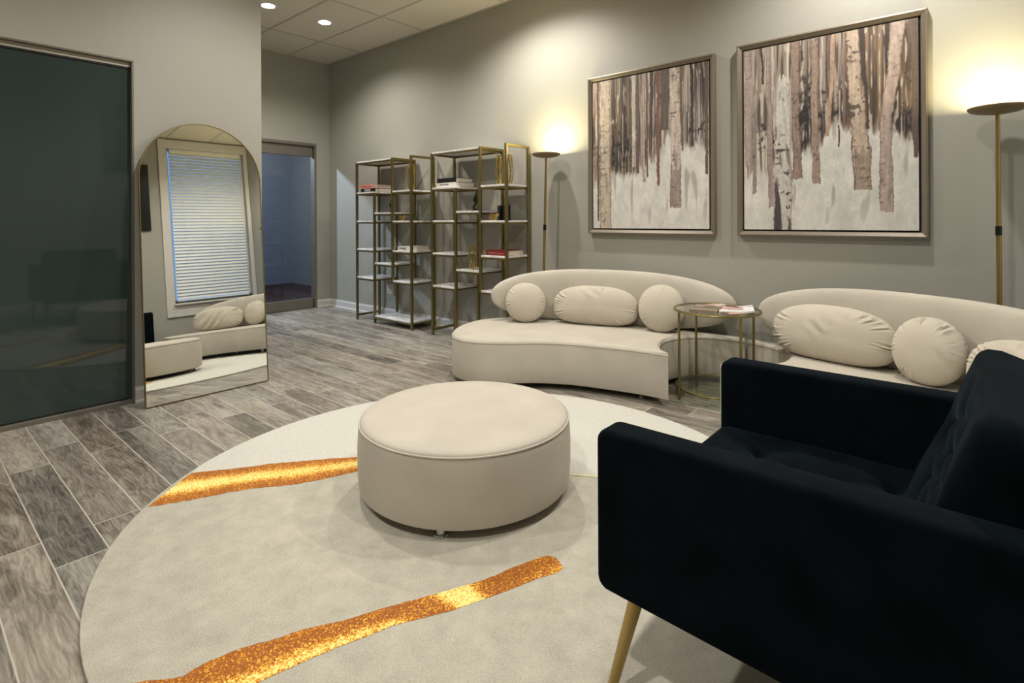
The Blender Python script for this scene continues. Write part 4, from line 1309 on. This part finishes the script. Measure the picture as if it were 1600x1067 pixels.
# ------------------------------------------------------------------ gold shelf units
SY0, SY1 = 3.742, 4.058      # front and back post centres
PXS = (0.0, 0.355, 0.697, 1.03)
HT = 1.885
def shelf_unit(label, x0):
    t = thing('shelf_unit', label, 'shelf', (x0, SY0, 0), 0, 'pair of gold shelf units')
    hw_ = 0.0125
    dep = SY1 - SY0
    for yy in (0.0, dep):
        for px, za, zb in ((PXS[0], 0, HT), (PXS[1], 0, 1.512), (PXS[2], 0.50, HT + 0.012), (PXS[3], 0, HT + 0.012)):
            bm = bmesh.new(); box(bm, px - hw_, px + hw_, yy - hw_, yy + hw_, za, zb, 0.0015, 1); obj('post', bm, brass_m, t, False)
    for px, zz in ((PXS[2], HT + 0.0), (PXS[3], HT + 0.0), (PXS[0], 0.058)):
        bm = bmesh.new(); box(bm, px - hw_, px + hw_, hw_, dep - hw_, zz - 0.012, zz + 0.012, 0.001, 1); obj('side_rail', bm, brass_m, t, False)
    boards = [(0, 2, 1.895)] + [(0, 1, z) for z in (1.528, 1.190, 0.857, 0.521)] + [(1, 2, z) for z in (1.283, 0.704)] + [(2, 3, z) for z in (1.524, 1.188, 0.857, 0.521)] + [(1, 3, 0.092)]
    for a, b_, zt in boards:
        xa, xb = PXS[a] + (hw_ if a else hw_), PXS[b_] - hw_
        bm = bmesh.new(); box(bm, xa - 0.004, xb + 0.004, -0.008, dep + 0.008, zt - 0.018, zt, 0.0015, 1)
        bo = obj('shelf_board', bm, marble_m, t, False)
        bm = bmesh.new()
        zz0, zz1 = zt - 0.036, zt - 0.0185
        box(bm, xa, xb, -hw_ + 0.002, hw_ - 0.004, zz0, zz1); box(bm, xa, xb, dep - hw_ + 0.004, dep + hw_ - 0.002, zz0, zz1)
        box(bm, xa - 0.001, xa + 0.014, hw_, dep - hw_, zz0, zz1); box(bm, xb - 0.014, xb + 0.001, hw_, dep - hw_, zz0, zz1)
        obj('board_frame', bm, brass_m, bo, False)
    for px in (PXS[0], PXS[1], PXS[3]):
        for yy in (0.0, dep):
            pass
    return t
U1, U2 = -5.703, -4.332
shelf_unit('tall staggered gold shelf unit with white marble boards, nearest the glass door', U1)
shelf_unit('tall staggered gold shelf unit with white marble boards, beside the left floor lamp', U2)

def text(parent, s, size, loc, mat, name='spine_text', rz=0.0, sx=1.0):
    c = bpy.data.curves.new('txt', 'FONT'); c.body = s; c.size = size; c.extrude = 0.0006; c.align_x = 'LEFT'; c.align_y = 'CENTER'
    o = bpy.data.objects.new('txt', c); COL.objects.link(o)
    dg = bpy.context.evaluated_depsgraph_get()
    me = bpy.data.meshes.new_from_object(o.evaluated_get(dg))
    bpy.data.objects.remove(o)
    me.transform(Matrix.Translation(loc) @ Matrix.Rotation(PI / 2, 4, 'X') @ Matrix.Scale(sx, 4, (1, 0, 0)))
    me.materials.clear(); me.materials.append(mat)
    n = bpy.data.objects.new(name, me); COL.objects.link(n); n.parent = parent
    return n
def book(label, x, y, z, w_, d_, h_, cover, rz=0.0, group='books on the gold shelves'):
    """spine faces -Y, w_ along the spine"""
    t = thing('book', label, 'book', (x, y, z), rz, group)
    c = 0.003
    bm = bmesh.new()
    box(bm, 0, w_, 0, d_, 0, c); box(bm, 0, w_, 0, d_, h_ - c, h_); box(bm, 0, w_, 0, 0.004, c, h_ - c)
    obj('cover', bm, cover, t, False)
    bm = bmesh.new(); box(bm, 0.004, w_ - 0.004, 0.0045, d_ - 0.005, c, h_ - c); obj('pages', bm, paper_m, t, False)
    return t
zA = 1.528
b1 = book('black book with white spine letters lying under a pink book', U1 + 0.045, 3.768, zA, 0.29, 0.245, 0.043, blackcov_m)
text(b1, 'DIOR', 0.040, (0.075, -0.0012, 0.021), white_m, sx=1.25)
b2 = book('pink book with red spine lettering lying on a black book on the left shelf unit', U1 + 0.038, 3.764, zA + 0.0435, 0.295, 0.25, 0.046, pink_m)
text(b2, 'Fashion Joie', 0.030, (0.025, -0.0012, 0.024), redtext_m, sx=1.35)
b3 = book('white book with small spine print lying under a black book', U2 + 0.038, 3.768, 1.528, 0.30, 0.25, 0.047, white_m)
text(b3, 'LOUIS VUITTON', 0.018, (0.05, -0.0012, 0.028), ink_m)
b4 = book('black book lying on a white book on the right shelf unit', U2 + 0.045, 3.772, 1.528 + 0.0475, 0.285, 0.24, 0.047, blackcov_m)
b5 = book('white book with black capital letters on its spine on the left shelf unit', U1 + 0.745, 3.775, 0.857, 0.265, 0.235, 0.046, white_m)
text(b5, 'CHANEL', 0.034, (0.02, -0.0012, 0.022), ink_m)
b6 = book('dark red book with pink spine lettering on the right shelf unit', U2 + 0.742, 3.775, 0.857, 0.27, 0.235, 0.050, dark_red_m)
text(b6, 'Cartier', 0.034, (0.02, -0.0012, 0.026), rose_text_m)
text(b6, 'MAGNIFICENT', 0.015, (0.125, -0.0012, 0.022), rose_text_m)

def vase(label, x, y, z, h_, rm, re_, seg=8, twist=0.0, wire=0.0022, rz=0.0, mat=None):
    t = thing('geometric_vase', label, 'vase', (x, y, z), rz, 'gold wire and glass vases')
    prof = [(re_ * 0.95, 0.002), (rm, h_ * 0.42), (re_, h_)]
    bm = bmesh.new()
    rings = [[Vector((r * math.cos(2 * PI * (k + 0.5 * (i % 2)) / seg), r * math.sin(2 * PI * (k + 0.5 * (i % 2)) / seg), zz)) for k in range(seg)] for i, (r, zz) in enumerate(prof)]
    def edge(a, b_): tube(bm, [a, b_], wire, 5)
    for i, rg in enumerate(rings):
        for k in range(seg):
            if i != 1: edge(rg[k], rg[(k + 1) % seg])
            if i < 2:
                edge(rg[k], rings[i + 1][k]); edge(rg[k], rings[i + 1][(k - 1) % seg] if i % 2 == 0 else rings[i + 1][(k + 1) % seg])
    obj('wire_frame', bm, mat or gold_m, t)
    bm = bmesh.new()
    R3 = [[bm.verts.new(p * 0.985 if False else Vector((p.x * 0.97, p.y * 0.97, p.z))) for p in rg] for rg in rings]
    for i in range(2):
        for k in range(seg):
            k2 = (k + 1) % seg
            if i == 0:
                bm.faces.new((R3[0][k], R3[0][k2], R3[1][k])); bm.faces.new((R3[0][k2], R3[1][k2], R3[1][k]))
            else:
                bm.faces.new((R3[1][k], R3[1][k2], R3[2][k2])); bm.faces.new((R3[1][k], R3[2][k2], R3[2][k]))
    bm.faces.new(R3[0][::-1])
    obj('glass_body', bm, clear_glass_m, t, False)
    return t
vase('tall gold wire and glass vase on the upper right board of the left shelf unit', -4.885, 3.90, 1.524, 0.29, 0.056, 0.042, 6)
vase('left of two glowing gold wire vases on the top right board beside the left lamp', -3.515, 3.88, 1.524, 0.285, 0.036, 0.022, 5, wire=0.003)
vase('right of two glowing gold wire vases on the top right board beside the left lamp', -3.40, 3.90, 1.524, 0.285, 0.036, 0.022, 5, wire=0.003)
vase('gold wire and glass vase on the lower middle board of the right shelf unit', -3.80, 3.80, 0.704, 0.235, 0.048, 0.032, 6)
def tumbler(label, x, y, z, r, h_):
    bm = bmesh.new()
    lathe(bm, [(r * 0.8, 0.0), (r * 0.85, 0.001), (r, h_), (r - 0.002, h_), (r * 0.8, 0.006)], seg=24)
    o = obj('glass_tumbler', bm, clear_glass_m, None, loc=(x, y, z)); tag(o, label, 'glass', 'clear glasses on the gold shelves'); return o
tumbler('clear glass on the lower middle board of the left shelf unit, left one', -5.23, 3.86, 0.704, 0.032, 0.09)
tumbler('clear glass on the lower middle board of the left shelf unit, right one', -5.10, 3.86, 0.704, 0.030, 0.11)
tumbler('clear glass beside the gold wire vase on the right shelf unit', -3.695, 3.84, 0.704, 0.034, 0.15)

def figurine(label, x, y, z, h_, mir=1):
    t = thing('figurine', label, 'figurine', (x, y, z), 0, 'small black figurines on the gold shelves')
    bm = bmesh.new()
    box(bm, -0.034, 0.034, -0.022, 0.022, 0, 0.010, 0.003, 2)
    obj('figurine_base', bm, gloss_black_m, t, False)
    bm = bmesh.new()
    k = h_ / 0.165
    pts = [(-0.024, 0, 0.008), (-0.020, 0, 0.030), (-0.006, 0, 0.050), (0.006, 0.004, 0.070), (0.008, 0.004, 0.092), (0.002, 0, 0.112), (0.004, -0.002, 0.128), (0.006, 0, 0.140), (0.006, 0, 0.152), (0.006, 0, 0.163)]
    rd = [0.009, 0.015, 0.017, 0.015, 0.018, 0.019, 0.013, 0.008, 0.012, 0.006]
    tube(bm, [(mir * a, b_, c * k) for a, b_, c in pts], rd, 14)
    tube(bm, [(mir * 0.002, 0, 0.118 * k), (mir * -0.016, -0.006, 0.10 * k), (mir * -0.010, -0.012, 0.078 * k)], [0.007, 0.006, 0.005], 8)
    tube(bm, [(mir * 0.004, 0, 0.118 * k), (mir * 0.024, -0.004, 0.10 * k), (mir * 0.018, -0.010, 0.078 * k)], [0.007, 0.006, 0.005], 8)
    tube(bm, [(mir * -0.022, 0, 0.012), (mir * 0.022, -0.006, 0.016)], [0.010, 0.007], 8)
    obj('figure', bm, gloss_black_m, t)
figurine('small black twisted figurine on the middle board of the left shelf unit', -5.185, 3.86, 1.283, 0.15, -1)
figurine('taller black twisted figurine on the middle board of the right shelf unit', -3.80, 3.84, 1.283, 0.185, 1)

def butterfly(label, x, y, z, s, rz, up=True):
    t = thing('butterfly_ornament', label, 'ornament', (x, y, z), rz, 'gold butterfly ornaments')
    bm = bmesh.new(); tube(bm, [(0, 0, 0.002), (0, 0, 0.02 * s), (0, -0.004, 0.055 * s), (0, -0.006, 0.062 * s)], [0.003, 0.005 * s, 0.004 * s, 0.002], 8); obj('body', bm, gold_m, t)
    for sd in (-1, 1):
        for zz, sc, dr_ in ((0.04, 1.0, 0.5), (0.016, 0.7, -0.25)):
            bm = bmesh.new()
            pts = []
            for k in range(18):
                a = 2 * PI * k / 18
                u, v = math.cos(a), math.sin(a)
                rr = 0.019 * s * sc
                pts.append((sd * (0.003 + rr + rr * u), 0.006 * (u + 1) * 0.8, zz * s + rr * 0.9 * v + dr_ * rr * (u + 1) * 0.7))
            f = [bm.verts.new(p) for p in pts]; g_ = [bm.verts.new((p[0], p[1] + 0.0015, p[2])) for p in pts]
            bm.faces.new(f); bm.faces.new(g_[::-1])
            for k in range(18): bm.faces.new((f[k], g_[k], g_[(k + 1) % 18], f[(k + 1) % 18]))
            obj('wing', bm, gold_m, t, False)
    return t
butterfly('small gold butterfly ornament at the board edge of the left shelf unit', -4.855, 3.757, 1.188, 0.95, R(20))
butterfly('upright gold butterfly ornament with raised wings on the right shelf unit', -3.470, 3.765, 1.188, 1.05, R(55))
butterfly('tiny gold butterfly ornament lying at the board edge of the right shelf unit', -3.520, 3.752, 1.188, 0.6, R(10))
for lb, x_ in (('black upright bookend nearer the left on the right shelf unit', -3.518), ('black upright bookend nearer the lamp on the right shelf unit', -3.447)):
    t = thing('bookend', lb, 'bookend', (x_, 3.90, 1.188), 0, 'black bookends')
    bm = bmesh.new(); box(bm, -0.017, 0.017, -0.03, 0.05, 0.0, 0.145, 0.008, 3); obj('upright', bm, black_m, t)
    bm = bmesh.new(); box(bm, -0.02, 0.02, -0.035, 0.055, 0.0, 0.004, 0.001, 1); obj('foot_plate', bm, black_m, t)
